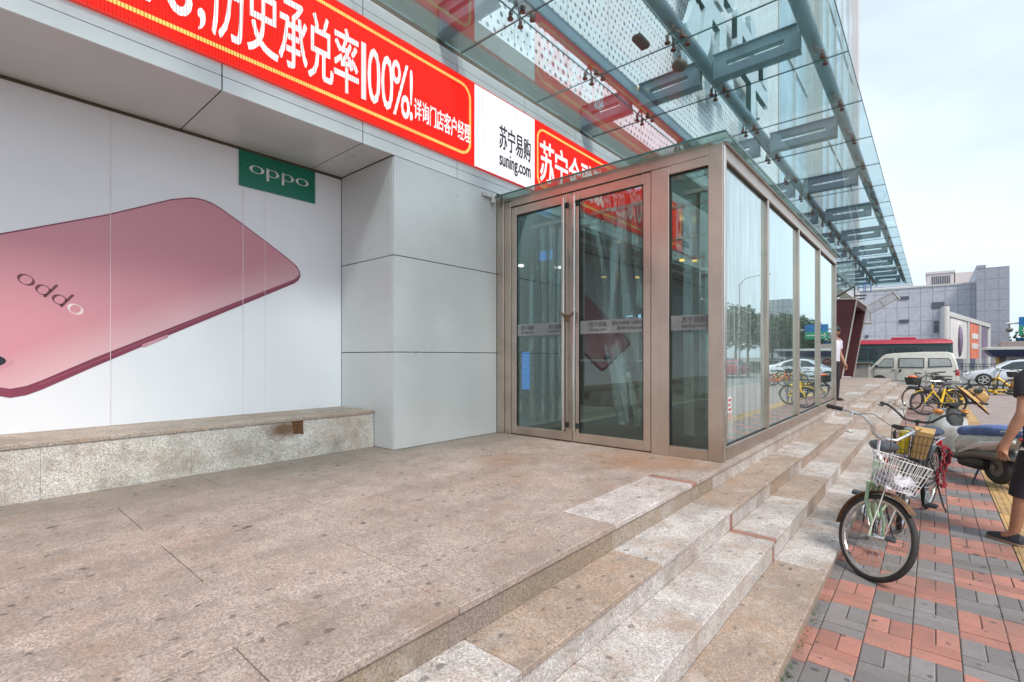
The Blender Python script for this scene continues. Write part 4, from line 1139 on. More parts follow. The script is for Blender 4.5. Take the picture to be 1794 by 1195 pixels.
# ================================================================== BICYCLES
def make_bike(label, frame_mat, loc, heading, steer=0.0, lean=0.0, Rw=.31, style='city', group=None, basket='wire', saddle='leather', fender='frame', bar='chrome', name='bicycle', rack=True, basket_mat='wire_white', rim='chrome', tilt_wheel=0.0, lift=0.0):
    root = thing(name, label, 'bicycle', loc, heading, group)
    root.rotation_euler = (lean, tilt_wheel, heading)
    fm = frame_mat; fen = frame_mat if fender == 'frame' else fender
    rh, fh = Vector((-.46, 0, Rw)), Vector((.56, 0, Rw))
    bb = Vector((-.02, 0, .29)); st = Vector((-.17, 0, .68)); ht = Vector((.335, 0, .80)); hb = Vector((.385, 0, .63))
    axis = (ht - hb).normalized()
    S = Matrix.Translation(hb) @ Matrix.Rotation(steer, 4, axis) @ Matrix.Translation(-hb)
    thick = 1.9 if style == 'share' else 1.0
    def wheel(nm, c, T):
        b = MB(); b.m = T; b.torus(c, Rw - .02, .0205, 'y', 44, 10)
        w = b.build(nm, 'rubber', root)
        b = MB(); b.m = T
        rings = []
        for k in range(44):
            a = 2 * math.pi * k / 44
            rings.append([(c[0] + math.cos(a) * r, c[1] + y, c[2] + math.sin(a) * r) for (r, y) in ((Rw - .034, -.014), (Rw - .034, .014), (Rw - .05, .011), (Rw - .055, 0), (Rw - .05, -.011))])
        b.loft(rings, False, True); b.build('rim', rim, w)
        b = MB(); b.m = T
        n = 5 if style == 'share' else 28
        for k in range(n):
            a = 2 * math.pi * k / n + .1; sd_ = 1 if k % 2 else -1
            a2 = a + (.35 if (k // 2) % 2 else -.35) * (0 if style == 'share' else 1)
            b.tube([(c[0] + math.cos(a2) * .02, c[1] + sd_ * .028, c[2] + math.sin(a2) * .02), (c[0] + math.cos(a) * (Rw - .05), c[1], c[2] + math.sin(a) * (Rw - .05))], .012 if style == 'share' else .0014, 5)
        b.build('spokes', 'spoke' if style != 'share' else 'black_paint', w)
        b = MB(); b.m = T; b.cyl(c, .022, .075, 'y', 14); b.cyl((c[0], c[1], c[2]), .007, .13, 'y', 8)
        b.build('hub', 'chrome' if style != 'share' else 'black_paint', w)
        return w
    I4 = Matrix.Identity(4)
    wheel('rear_wheel', rh, I4); wheel('front_wheel', fh, S)
    b = MB(); r = .0155 * thick
    if style == 'share':
        b.tube([hb + axis * .02, (.12, 0, .40), bb + Vector((.03, 0, .02))], [.046, .05, .046], 12)
    else:
        b.tube([hb + axis * .1, (.2, 0, .60), (.08, 0, .44), bb + Vector((0, 0, .03))], r, 10)
        b.tube([hb + axis * .01, (.2, 0, .46), (.08, 0, .36), bb], r, 10)
    b.tube([bb, st], r, 10)
    b.tube([hb - axis * .01, ht], .021 * (1.2 if style == 'share' else 1), 12)
    for sgn in (-1, 1):
        b.tube([bb + Vector((0, sgn * .03, 0)), rh + Vector((0, sgn * .06, 0))], .009 * thick, 8)
        b.tube([st + Vector((.03, sgn * .012, -.08)), rh + Vector((0, sgn * .06, 0))], .008 * thick, 8)
    b.cyl(bb, .026, .08, 'y', 14)
    b.build('frame', fm, root)
    b = MB(); b.m = S
    for sgn in (-1, 1):
        b.tube([hb + Vector((.01, sgn * .045, -.015)), hb + Vector((.045, sgn * .052, -.12)), fh + Vector((-.03, sgn * .052, .1)), fh + Vector((0, sgn * .052, 0))], [.0125 * thick, .0125 * thick, .010 * thick, .008 * thick], 8)
    b.bar(hb + Vector((.01, -.055, -.012)), hb + Vector((.01, .055, -.012)), .03, .022)
    b.build('fork', fm, root)
    # handlebar
    hs = ht + axis * .06; top = ht + axis * .16
    b = MB(); b.m = S
    b.tube([ht, hs, top], .011, 8); b.bar(top + Vector((-.015, 0, 0)), top + Vector((.03, 0, 0)), .03, .03)
    pl = []
    hw = .27
    for sgn in (-1, 1):
        seg = [top + Vector(p) for p in ((.02, sgn * .05, 0), (.04, sgn * .10, .015), (.045, sgn * .16, .075), (.02, sgn * .225, .115), (-.06, sgn * .27, .115), (-.20, sgn * .30, .10))]
        pl = (list(reversed(seg)) + pl) if sgn < 0 else pl + seg
    b.tube(pl, .0112, 10)
    hbar = b.build('handlebar', bar, root)
    for sgn in (-1, 1):
        g0, g1 = top + Vector((-.10, sgn * .28, .113)), top + Vector((-.225, sgn * .304, .098))
        g = MB(); g.m = S; g.tube([g0, g0.lerp(g1, .1), g0.lerp(g1, .9), g1], [.014, .0165, .017, .013], 10); g.build('grip', 'grip', hbar)
        l = MB(); l.m = S; q = top + Vector((-.03, sgn * .262, .113))
        l.tube([q, q + Vector((.015, sgn * .012, -.02)), q + Vector((-.06, sgn * .05, -.022)), q + Vector((-.15, sgn * .065, -.03))], [.011, .008, .0055, .004], 6); l.build('brake_lever', 'chrome' if bar == 'chrome' else 'black_plastic', hbar)
    c = MB(); c.m = S
    for sgn in (-1, 1):
        q = top + Vector((-.02, sgn * .26, .105))
        c.tube([q, q + Vector((.10, -sgn * .05, .045)), q + Vector((.17, -sgn * .16, .0)), hb + Vector((.09, sgn * .02, .12)), hb + Vector((.05, 0, -.02))], .0026, 5)
    c.build('brake_cable', 'black_plastic', hbar)
    # saddle
    b = MB(); rings = []
    sc = st + Vector((-.05, 0, .12))
    for (x, w, h, dz) in ((-.14, .03, .02, .012), (-.13, .085, .035, .015), (-.08, .105, .045, .01), (-.01, .085, .042, 0), (.06, .045, .036, -.004), (.12, .026, .03, -.004), (.145, .012, .016, -.008)):
        rings.append([(sc.x + x, w * math.cos(a), sc.z + dz + h * (math.sin(a) if math.sin(a) > 0 else .8 * math.sin(a))) for a in [2 * math.pi * q / 14 for q in range(14)]])
    b.loft(rings); sdl = b.build('saddle', saddle, root)
    b = MB(); b.tube([st, st + (st - bb).normalized() * .10], .012, 8)
    for sgn in (-1, 1): b.torus((sc.x - .09, sgn * .05, sc.z - .05), .018, .005, 'x', 10, 5); 
    b.build('seat_post', 'chrome', root)
    # cranks, pedals, chain guard
    ck = MB(); a = .9
    for sgn in (-1, 1):
        e = bb + Vector((math.cos(a) * .16 * sgn, sgn * .075, -math.sin(a) * .16 * sgn))
        ck.bar(bb + Vector((0, sgn * .06, 0)), e, .012, .022, up=(0, 1, 0))
    ck.torus((bb.x, -.045, bb.z), .075, .006, 'y', 20, 6).cyl(bb, .02, .15, 'y', 10).bar(bb + Vector((-.075, -.045, 0)), bb + Vector((.075, -.045, 0)), .012, .006)
    cr = ck.build('crank', 'chrome' if style != 'share' else 'black_paint', root)
    for sgn in (-1, 1):
        e = bb + Vector((math.cos(a) * .16 * sgn, sgn * .12, -math.sin(a) * .16 * sgn))
        MB().box(e.x - .045, e.x + .045, e.y - .04, e.y + .04, e.z - .011, e.z + .011, .004).build('pedal', 'black_plastic', cr)
    g = MB(); g.prism([(-.49, Rw + .045), (-.05, bb.z + .085), (.06, bb.z + .06), (.08, bb.z), (.05, bb.z - .06), (-.05, bb.z - .085), (-.49, Rw - .045), (-.52, Rw)], -.058, -.048, 'xz')
    g.build('chain_guard', 'black_plastic' if style != 'share' else fm, root)
    # mudguards
    MB().arc(rh, Rw + .028, .03, .003, 20 if style != 'share' else 60, 185 if style != 'share' else 150).build('mudguard', fen, root)
    f = MB(); f.m = S; f.arc(fh, Rw + .028, .03, .003, 55, 190 if style != 'share' else 125); f.build('mudguard', fen, root)
    # stand and carrier
    k = MB(); k.tube([rh + Vector((.05, .06, -.02)), rh + Vector((.0, .12, -Rw + .05)), rh + Vector((.02, .15, -Rw + .008)), rh + Vector((.06, .15, -Rw + .008))], .008, 6); k.build('kickstand', 'black_paint', root)
    if rack:
        k = MB()
        for sgn in (-1, 1):
            k.tube([st + Vector((-.02, sgn * .04, 0)), (-.36, sgn * .06, Rw * 2 + .10), (-.62, sgn * .06, Rw * 2 + .10)], .005, 6)
            k.tube([(-.56, sgn * .06, Rw * 2 + .10), (rh.x - .01, sgn * .07, Rw)], .0045, 6)
        for q in range(5): k.tube([(-.36 - q * .06, -.06, Rw * 2 + .10), (-.36 - q * .06, .06, Rw * 2 + .10)], .004, 5)
        k.build('rear_rack', 'chrome', root)
    MB().box(-.80 + .06, -.725, -.025, .025, Rw + .3, Rw + .36, .006).build('rear_reflector', 'red_lens', root) if style != 'share' else None
    # basket in front of the bar
    if basket == 'wire':
        bk = MB(); bk.m = S
        cx, z0, z1 = .515, .655, .865
        def lp(z):
            f_ = (z - z0) / (z1 - z0); hx, hy = .085 + .02 * f_, .112 + .025 * f_
            return [(cx - hx, -hy, z), (cx + hx, -hy, z), (cx + hx, hy, z), (cx - hx, hy, z)]
        for z in (z0, z0 + .07, z0 + .14, z1): bk.tube(lp(z), .0034 if z == z1 else .0022, 6, True)
        A, B = lp(z0), lp(z1)
        for e in range(4):
            n = 7 if e % 2 == 0 else 9
            for q in range(n):
                p0 = Vector(A[e]).lerp(Vector(A[(e + 1) % 4]), q / n); p1 = Vector(B[e]).lerp(Vector(B[(e + 1) % 4]), q / n)
                bk.tube([p0, p1], .0022, 5)
        for q in range(1, 9):
            bk.tube([Vector(A[0]).lerp(Vector(A[3]), q / 9), Vector(A[1]).lerp(Vector(A[2]), q / 9)], .002, 5)
        bk.bar((cx - .13, 0, z0 + .14), ht + axis * .05, .03, .006)
        for sgn in (-1, 1): bk.tube([(cx + .03, sgn * .07, z0), fh + Vector((.0, sgn * .062, 0))], .004, 6)
        bk.build('basket', basket_mat, root)
    elif basket == 'box':
        bk = MB(); bk.m = S
        bk.loft([[(.46, -.12, .72), (.66, -.10, .72), (.66, .10, .72), (.46, .12, .72)], [(.43, -.16, .93), (.70, -.14, .93), (.70, .14, .93), (.43, .16, .93)]], False)
        bk.loft([[(.47, -.11, .725), (.65, -.09, .725), (.65, .09, .725), (.47, .11, .725)], [(.44, -.15, .929), (.69, -.13, .929), (.69, .13, .929), (.44, .15, .929)]], False)
        bk.quad((.46, -.12, .722), (.66, -.10, .722), (.66, .10, .722), (.46, .12, .722))
        bk.build('basket', 'black_plastic', root)
    return root, S
b1, S1 = make_bike('old bicycle with pale green frame, silver handlebar and white wire basket, nearest the camera', 'green_paint', (-.385, 4.78, ZP), R(-90), steer=R(50), lean=R(-5.5), saddle='leather', fender='rust', Rw=.295)
def on_bike(root, S, name, mb_local, material, label, cat):
    mb_local.m = root.matrix_basis @ S
    mb_local.v = [tuple(mb_local.m @ Vector(p)) for p in mb_local.v]
    return tag(mb_local.build(name, material), label, cat)
pm = MB()
random.seed(3)
for k in range(4):
    n = 7; rings = []
    for i in range(n):
        row = [(.44 + .15 * i / (n - 1), -.11 + .22 * j / (n - 1), .668 + k * .012 + .03 * math.sin(i * 1.7 + k) * math.cos(j * 1.3 + k * 2) + (.05 if j in (0, n - 1) and k > 1 else 0)) for j in range(n)]
        rings.append(row + [(p[0], p[1], p[2] - .003) for p in reversed(row)])
    pm.loft(rings)
on_bike(b1, S1, 'newspaper', pm, 'paper', 'crumpled newspaper lying in the white wire basket', 'newspaper')

b2, S2 = make_bike('black bicycle with blue saddle and black handlebar, behind the pale green bicycle', 'black_paint', (-.12, 6.10, ZP), R(-100), steer=R(7), lean=R(-4), saddle='navy_cloth', bar='black_paint', basket='wire', basket_mat='dark', fender='black_paint')
pk = MB(); pk.box(.46, .54, -.10, -.02, .665, .89, .02); on_bike(b2, S2, 'yellow_package', pk, 'yellow_pack', 'yellow plastic package in the basket of the black bicycle', 'package')
pk = MB(); pk.loft([[(.45, .0, .665), (.58, .0, .665), (.58, .10, .665), (.45, .10, .665)], [(.46, -.01, .93), (.61, .02, .91), (.61, .14, .90), (.46, .14, .93)]]); on_bike(b2, S2, 'cardboard_box', pk, 'card', 'tilted cardboard box in the basket of the black bicycle', 'box')
# red chain lock looped through the rear wheel of the black bicycle
lk = MB(); pts = []
for k in range(28):
    a = 2 * math.pi * k / 28
    pts.append((-.52 + .19 * math.cos(a), .085 + .02 * math.sin(a * 3), .44 + .20 * math.sin(a)))
for k in range(28):
    p0, p1 = Vector(pts[k]), Vector(pts[(k + 1) % 28]); c_ = (p0 + p1) / 2; d_ = (p1 - p0).normalized()
    up = Vector((0, 1, 0)) if k % 2 else d_.cross(Vector((0, 1, 0)))
    lk.tube([c_ - d_ * .026, c_ - d_ * .012 + up * .013, c_ + d_ * .012 + up * .013, c_ + d_ * .026, c_ + d_ * .012 - up * .013, c_ - d_ * .012 - up * .013], .0085, 6, True)
on_bike(b2, Matrix.Identity(4), 'chain_lock', lk, 'red_lock', 'dark red chain lock looped round the rear wheel of the black bicycle', 'lock')

G_Y = 'yellow shared bicycles parked along the pavement'
y1, _ = make_bike('yellow shared bicycle facing the steps, just beyond the silver scooter', 'yellow_paint', (.16, 17.38, ZP), R(-120), steer=R(-55), style='share', rim='black_paint', basket='none', rack=False, fender='yellow_paint', bar='black_paint', group=G_Y, Rw=.32)
y0, S0 = make_bike('dark grey bicycle with a brown basket close behind the nearest yellow bicycle', 'black_paint', (.02, 18.1, ZP), R(150), steer=R(-10), basket='box', fender='black_paint', bar='black_paint', Rw=.32)
pk = MB(); pk.ell((.56, 0, .95), (.11, .12, .05)); on_bike(y0, S0, 'orange_bag', pk, 'orange_paint', 'orange bag in the basket of the dark grey bicycle by the steps', 'bag')
for (x, yv, hd, lab) in ((1.95, 27.2, 200, 'yellow shared bicycle fallen on its side on the far sidewalk'), (2.45, 29.0, 165, 'yellow shared bicycle standing upright behind the fallen one'), (3.0, 29.3, 150, 'yellow shared bicycle farthest right, next to the orange one')):
    c = copy_tree(y1); c.location = (x, yv, ZP); c.rotation_euler = (0, 0, R(hd)); c['label'] = lab
    if 'fallen' in lab and 'side' in lab: c.rotation_euler = (R(80), 0, R(hd)); c.location.z = ZP + .10
oc, _ = make_bike('orange shared bicycle in the far right bicycle cluster', 'orange_paint', (2.95, 28.0, ZP), R(190), steer=R(15), style='share', rim='black_paint', basket='box', rack=False, bar='black_paint', Rw=.32)
ob, _ = make_bike('dark bicycle lying between the yellow bicycles and the parked van', 'black_paint', (.55, 21.5, ZP), R(20), basket='none', bar='chrome', Rw=.32)
for (x, yv, hd, lab) in ((2.6, 14.2, 185, 'yellow shared bicycle parked near the kerb, right of the walking person'), (2.9, 12.4, 170, 'second yellow shared bicycle by the kerb, outside the right edge of the view'), (3.1, 16.5, 190, 'yellow shared bicycle by the kerb farther along from the walking person')):
    c = copy_tree(y1); c.location = (x, yv, ZP); c.rotation_euler = (0, 0, R(hd)); c['label'] = lab
# bollard with yellow bands
t = thing('bollard', 'short black and yellow banded bollard on the sidewalk behind the straw hat', 'bollard', (.68, 21.2, ZP))
MB().cyl((0, 0, .3), .055, .6, n=14).build('post', 'black_paint', t)
b = MB()
for z in (.2, .36, .52): b.cyl((0, 0, z), .058, .08, n=14)
b.build('band', 'yellow_paint', t)

# ================================================================== SCOOTER
def make_scooter(label, loc, heading, body='silver', seat='denim', lean=0):
    r = thing('scooter', label, 'scooter', loc, heading); r.rotation_euler = (lean, 0, heading); r.scale = (.96, .96, .90)
    def ring(x, zc, h, w, n=18, e=2.6):
        out = []
        for q in range(n):
            a = 2 * math.pi * q / n; ca, sa = math.cos(a), math.sin(a)
            out.append((x, w * math.copysign(abs(ca) ** (2 / e), ca), zc + h * math.copysign(abs(sa) ** (2 / e), sa)))
        return out
    for nm, c, rr in (('rear_wheel', (-.55, 0, .26), .22), ('front_wheel', (.60, 0, .22), .22)):
        w = MB().torus(c, rr - .05, .05, 'y', 32, 12).build(nm, 'rubber', r)
        MB().cyl(c, .125, .06, 'y', 24).cyl(c, .04, .12, 'y', 12).build('rim', 'dark_silver', w)
    b = MB().loft([ring(x, z, h, w) for x, z, h, w in ((-1.0, .70, .02, .03), (-.93, .675, .06, .08), (-.75, .62, .115, .135), (-.5, .565, .135, .165), (-.25, .53, .145, .165), (-.05, .49, .155, .15), (.04, .44, .13, .13))])
    b.build('rear_body', mat('silver_grey', (.48, .475, .45), .3, metal=.25, coat=.4), r)
    b = MB()
    for sgn in (-1, 1):
        b.loft([[(-.95, sgn * .085, .635), (-.95, sgn * .112, .66), (-.95, sgn * .07, .70)], [(-.5, sgn * .17, .515), (-.5, sgn * .196, .56), (-.5, sgn * .15, .60)], [(-.10, sgn * .15, .36), (-.10, sgn * .176, .38), (-.10, sgn * .14, .40)]])
    b.build('trim_stripe', mat('stripe', (.8, .8, .78), .35), r)
    MB().loft([ring(x, z, h, w) for x, z, h, w in ((-.82, .42, .02, .08), (-.7, .43, .07, .13), (-.3, .40, .09, .15), (-.05, .33, .08, .15), (.05, .30, .06, .14))]).build('lower_panel', 'dark_silver', r)
    b = MB().loft([ring(x, z, h, w, e=2.3) for x, z, h, w in ((-1.0, .77, .03, .06), (-.94, .765, .07, .11), (-.66, .745, .088, .15), (-.42, .715, .088, .158), (-.2, .675, .085, .15), (-.02, .65, .08, .135), (.07, .63, .04, .08))])
    b.build('seat', seat, r)
    MB().loft([ring(x, z, h, w, e=3) for x, z, h, w in ((-.80, .725, .02, .11), (-.4, .69, .04, .13), (-.02, .635, .04, .11))]).build('seat_base', 'black_plastic', r)
    MB().box(-.05, .40, -.15, .15, .25, .30, .015).build('footboard', 'black_plastic', r)
    def zring(z, xc, hx, w, n=18, e=2.5):
        return [(xc + hx * math.copysign(abs(math.sin(a)) ** (2 / e), math.sin(a)), w * math.copysign(abs(math.cos(a)) ** (2 / e), math.cos(a)), z) for a in [2 * math.pi * q / n for q in range(n)]]
    MB().loft([zring(*p) for p in ((.24, .38, .10, .14), (.36, .42, .16, .18), (.52, .44, .22, .215), (.66, .44, .24, .23), (.76, .44, .20, .21), (.86, .41, .13, .16), (.93, .37, .06, .08))]).build('front_shield', body, r)
    MB().loft([zring(*p) for p in ((.70, .23, .03, .07), (.78, .25, .03, .10), (.88, .28, .03, .09), (.95, .30, .025, .06))]).build('inner_shield', 'black_plastic', r)
    MB().loft([ring(x, z, h, w) for x, z, h, w in ((.50, .60, .05, .09), (.60, .62, .09, .13), (.68, .62, .075, .11), (.72, .61, .03, .06))]).build('headlight', 'lens', r)
    MB().arc((.60, 0, .22), .255, .07, .008, 10, 165, 18).build('front_mudguard', body, r)
    b = MB()
    for sgn in (-1, 1): b.tube([(.44, sgn * .05, .58), (.60, sgn * .075, .22)], .018, 8)
    b.build('fork', 'dark_silver', r)
    for sgn in (-1, 1):
        MB().ell((.36, sgn * .15, .885), (.10, .05, .04)).build('indicator', 'amber', r)
    b = MB().tube([(.36, 0, .85), (.30, 0, 1.0)], .03, 10)
    b.tube([(.22, -.34, 1.02), (.26, -.24, 1.035), (.31, -.1, 1.0), (.31, .1, 1.0), (.26, .24, 1.035), (.22, .34, 1.02)], .012, 10)
    h = b.build('handlebar', 'black_plastic', r)
    MB().loft([ring(x, z, hh, w) for x, z, hh, w in ((.24, 1.0, .02, .06), (.28, 1.0, .035, .09), (.34, .99, .035, .09), (.39, .97, .02, .05))]).build('handlebar_cover', 'black_plastic', h)
    for sgn in (-1, 1):
        MB().tube([(.245, sgn * .25, 1.034), (.215, sgn * .36, 1.02)], .019, 10).build('grip', 'grip', h)
        MB().tube([(.27, sgn * .2, 1.03), (.30, sgn * .25, 1.14), (.30, sgn * .28, 1.18)], .006, 6).ell((.30, sgn * .30, 1.21), (.015, .06, .04)).build('mirror', 'black_plastic', h)
        MB().tube([(.27, sgn * .22, 1.02), (.33, sgn * .28, 1.0), (.31, sgn * .36, .99)], .005, 6).build('brake_lever', 'chrome', h)
    MB().loft([ring(x, z, h_, w) for x, z, h_, w in ((-.45, .28, .05, .1), (-.3, .26, .1, .12), (.0, .24, .09, .12), (.06, .24, .04, .08))]).build('engine_block', 'black_plastic', r)
    b = MB(); b.tube([(-.2, -.13, .24), (-.42, -.16, .25), (-.5, -.17, .28), (-.95, -.19, .40)], [.02, .03, .055, .06], 12); b.build('muffler', 'black_plastic', r)
    MB().loft([ring(x, z, h_, w) for x, z, h_, w in ((-.86, .30, .02, .07), (-.98, .42, .015, .07), (-1.02, .5, .015, .06))]).build('splash_guard', 'black_plastic', r)
    MB().ell((-.97, 0, .69), (.035, .07, .03)).build('tail_light', 'red_lens', r)
    MB().tube([(-.98, -.1, .8), (-1.02, 0, .82), (-.98, .1, .8), (-.8, .13, .76)], .01, 8).build('grab_rail', 'chrome', r)
    b = MB()
    for sgn in (-1, 1): b.tube([(-.38, sgn * .1, .2), (-.42, sgn * .19, .02), (-.48, sgn * .22, .008)], .011, 8)
    b.build('center_stand', 'black_plastic', r)
    return r
scoot = make_scooter('silver motor scooter with a blue cloth seat cover, parked beside the bicycles', (.34, 8.60, ZP), R(118))
sm = scoot.matrix_basis
# straw hat hung on the scooter mirror
hp = Vector((.43, 9.12, ZP + .98))
t = thing('straw_hat', 'conical brimmed straw hat hung over the scooter handlebar', 'hat', hp)
t.rotation_euler = Vector((.74, .06, .66)).to_track_quat('Z', 'Y').to_euler(); t.scale = (1.12, 1.12, 1.12)
prof = [(.002, .12), (.05, .118), (.085, .10), (.10, .06), (.105, .01), (.15, -.005), (.20, -.02), (.23, -.03)]
MB().loft([[(rr * math.cos(2 * math.pi * q / 28), rr * math.sin(2 * math.pi * q / 28), z) for q in range(28)] for rr, z in prof], False).build('hat_crown', 'straw', t)
MB().loft([[(rr * math.cos(2 * math.pi * q / 28), rr * math.sin(2 * math.pi * q / 28), z - .006) for q in range(28)] for rr, z in prof[1:]], False).build('hat_lining', 'straw_dark', t)
MB().torus((0, 0, .018), .107, .010, 'z', 28, 6).build('hat_band', 'straw_dark', t)
# ================================================================== PEOPLE
def skin_mesh(nodes, edges, name, material, parent, sub=2):
    me = bpy.data.meshes.new(name)
    me.from_pydata([n[0] for n in nodes], edges, [])
    o = bpy.data.objects.new('tmp_skin', me); COL.objects.link(o)
    o.modifiers.new('s', 'SKIN')
    ly = me.skin_vertices[0].data
    for i, n in enumerate(nodes):
        r = n[1]
        ly[i].radius = (r, r) if isinstance(r, (int, float)) else r
        ly[i].use_root = (i == 0)
    ss = o.modifiers.new('u', 'SUBSURF'); ss.levels = sub; ss.render_levels = sub
    dg = bpy.context.evaluated_depsgraph_get(); dg.update()
    m2 = bpy.data.meshes.new_from_object(o.evaluated_get(dg))
    bpy.data.objects.remove(o); bpy.data.meshes.remove(me)
    m2.name = name
    m2.materials.clear(); m2.materials.append(M[material])
    m2.polygons.foreach_set('use_smooth', [True] * len(m2.polygons))
    ob = bpy.data.objects.new(name, m2); COL.objects.link(ob); ob.parent = parent
    return ob

def make_person(label, loc, heading, shirt, trousers, long_trousers, arm_l, arm_r, stride=.0, head_pitch=0.0, scale=1.0, head_yaw=0.0, skin='skin', sleeve=.5):
    """x forward, y left; arm_* = (elbow, wrist, hand tip) positions"""
    r = thing('person', label, 'person', loc, heading); r.scale = (scale,) * 3
    N, E_ = [], []
    def add(p, rad, parent=None):
        N.append((tuple(p), rad)); i = len(N) - 1
        if parent is not None: E_.append((parent, i))
        return i
    pel = add((0, 0, .94), .125); sp = add((0, 0, 1.10), .125, pel); ch = add((.0, 0, 1.28), .13, sp)
    up = add((-.005, 0, 1.39), .09, ch); nk = add((.0, 0, 1.465), .058, up)
    Hd = Matrix.Translation((.01, 0, 1.50)) @ Matrix.Rotation(head_yaw, 4, 'Z') @ Matrix.Rotation(head_pitch, 4, 'Y') @ Matrix.Translation((-.01, 0, -1.50))
    hp = lambda *p: tuple(Hd @ Vector(p))
    h1 = add(hp(.015, 0, 1.535), .072, nk); h2 = add(hp(.02, 0, 1.60), .088, h1); h3 = add(hp(.012, 0, 1.665), .082, h2); add(hp(.0, 0, 1.71), .05, h3)
    add(hp(.085, 0, 1.545), .035, h1)                                    # chin
    ns = add(hp(.105, 0, 1.605), .018, h2)                               # nose
    for sgn in (-1, 1): add(hp(.0, sgn * .09, 1.605), .016, h2)          # ears
    for sgn, (el, wr, tip) in ((1, arm_l), (-1, arm_r)):
        sh = add((0, sgn * .175, 1.385), .062, up)
        el, wr, tip = Vector(el), Vector(wr), Vector(tip)
        m_ = Vector((0, sgn * .2, 1.33)).lerp(el, .45)
        a = add(m_, .052, sh); e = add(el, .042, a); f = add(el.lerp(wr, .35), .043, e); w = add(wr, .028, f)
        d_ = (tip - wr).normalized(); side = Vector((d_.z, 0, -d_.x)); side = Vector((1, 0, 0)) - d_ * d_.x
        side.normalize()
        nrm = d_.cross(side) * sgn
        pm_ = add(wr + d_ * .045, (.036, .026), w); kn = add(wr + d_ * .085, (.038, .022), pm_)
        for q, (o_, ln) in enumerate(((.03, .068), (.010, .078), (-.010, .072), (-.03, .056))):
            b0 = wr + d_ * .095 + side * o_
            i0 = add(b0, .0095, kn); i1 = add(b0 + d_ * ln * .5 - nrm * -.008 * 0 + nrm * (.006 + .003 * q), .0088, i0); add(b0 + d_ * ln * .9 + nrm * (.024 + .006 * q), .0078, i1)
        t0 = add(wr + d_ * .04 + side * .035, .012, pm_); t1 = add(wr + d_ * .075 + side * .052 + nrm * .012, .0105, t0); add(wr + d_ * .105 + side * .05 + nrm * .024, .009, t1)
    legs = {}
    for sgn in (1, -1):
        fx = stride * sgn
        hip = add((0, sgn * .095, .88), .088, pel)
        kn = Vector((fx * .5 + .02, sgn * .10, .50)); an = Vector((fx - .03 * (1 if fx < 0 else 0), sgn * .105, .085 + (.05 if fx < -.1 else 0)))
        k1 = add(Vector((fx * .25, sgn * .10, .70)), .074, hip); k = add(kn, .055, k1); c1 = add(kn.lerp(an, .3) + Vector((-.012, 0, 0)), .055, k); a = add(an, .036, c1)
        add(an + Vector((.08, sgn * .01, -.045)), .034, a)
        legs[sgn] = (kn, an)
    skin_mesh(N, E_, 'body', skin, r)
    # hair
    b = MB(); b.m = Hd
    b.ell((-.008, 0, 1.655), (.106, .095, .088), 18, 10)
    b.ell((-.045, 0, 1.60), (.072, .088, .075), 16, 8)
    b.build('hair', 'hair', r)
    b = MB(); b.m = Hd
    for sgn in (-1, 1): b.ell((.098, sgn * .034, 1.628), (.010, .013, .007), 10, 6)
    b.build('eyes', 'hair', r)
    b = MB(); b.m = Hd; b.ell((.108, 0, 1.565), (.008, .024, .006), 10, 6); b.build('mouth', mat('lips', (.25, .09, .08), .5), r)
    # shirt
    def er(cx, cy, z, a, c_, n=20): return [(cx + a * math.cos(2 * math.pi * q / n), cy + c_ * math.sin(2 * math.pi * q / n), z) for q in range(n)]
    b = MB()
    b.loft([er(0, 0, .86, .125, .175), er(0, 0, .92, .13, .18), er(.005, 0, 1.05, .125, .172), er(.01, 0, 1.2, .132, .19), er(.005, 0, 1.32, .128, .205), er(-.005, 0, 1.39, .105, .19), er(-.01, 0, 1.435, .075, .12), er(-.01, 0, 1.455, .062, .075)], False)
    for sgn, (el, wr, tip) in ((1, arm_l), (-1, arm_r)):
        s0 = Vector((0, sgn * .155, 1.375)); s1 = Vector((0, sgn * .2, 1.345)); el = Vector(el); e2 = s1.lerp(el, sleeve if sleeve <= 1 else 1)
        pts = [s0, s1, s1.lerp(e2, .5), e2]; rr = [.085, .083, .075, .07]
        if sleeve > 1:
            w2 = el.lerp(Vector(wr), .9); pts += [w2]; rr = [.085, .08, .068, .056, .042]
        b.tube(pts, rr, 16)
    b.build('shirt', shirt, r)
    # trousers
    b = MB()
    b.loft([er(0, 0, .97, .118, .165), er(0, 0, .9, .132, .178), er(0, 0, .82, .128, .178), er(0, 0, .76, .10, .15)], True)
    for sgn in (1, -1):
        kn, an = legs[sgn]
        low = an + Vector((0, 0, .0)) if long_trousers else kn.lerp(an, .22)
        b.tube([(0, sgn * .085, .86), (stride * sgn * .25, sgn * .098, .70), tuple(kn), tuple(low)], [.100, .096, .078, .066 if long_trousers else .076], 18)
    b.build('trousers', trousers, r)
    for sgn in (1, -1):
        kn, an = legs[sgn]
        z0 = an.z - .085
        b = MB(); rings = []
        for x, w, h in ((-.075, .026, .045), (-.06, .036, .075), (0, .038, .085), (.06, .042, .065), (.13, .044, .045), (.175, .034, .032), (.195, .016, .02)):
            rings.append([(an.x + x, an.y + w * math.cos(q), z0 + .018 + max(0, h * math.sin(q))) for q in [2 * math.pi * k / 16 for k in range(16)]])
        sh = b.loft(rings).build('shoe', 'shoe', r)
        b = MB(); b.prism([(an.x - .085, an.y - .02), (an.x - .06, an.y - .042), (an.x + .1, an.y - .05), (an.x + .18, an.y - .036), (an.x + .205, an.y), (an.x + .18, an.y + .036), (an.x + .1, an.y + .05), (an.x - .06, an.y + .042), (an.x - .085, an.y + .02)], z0, z0 + .022, 'xy')
        b.build('sole', 'sole', sh)
    return r
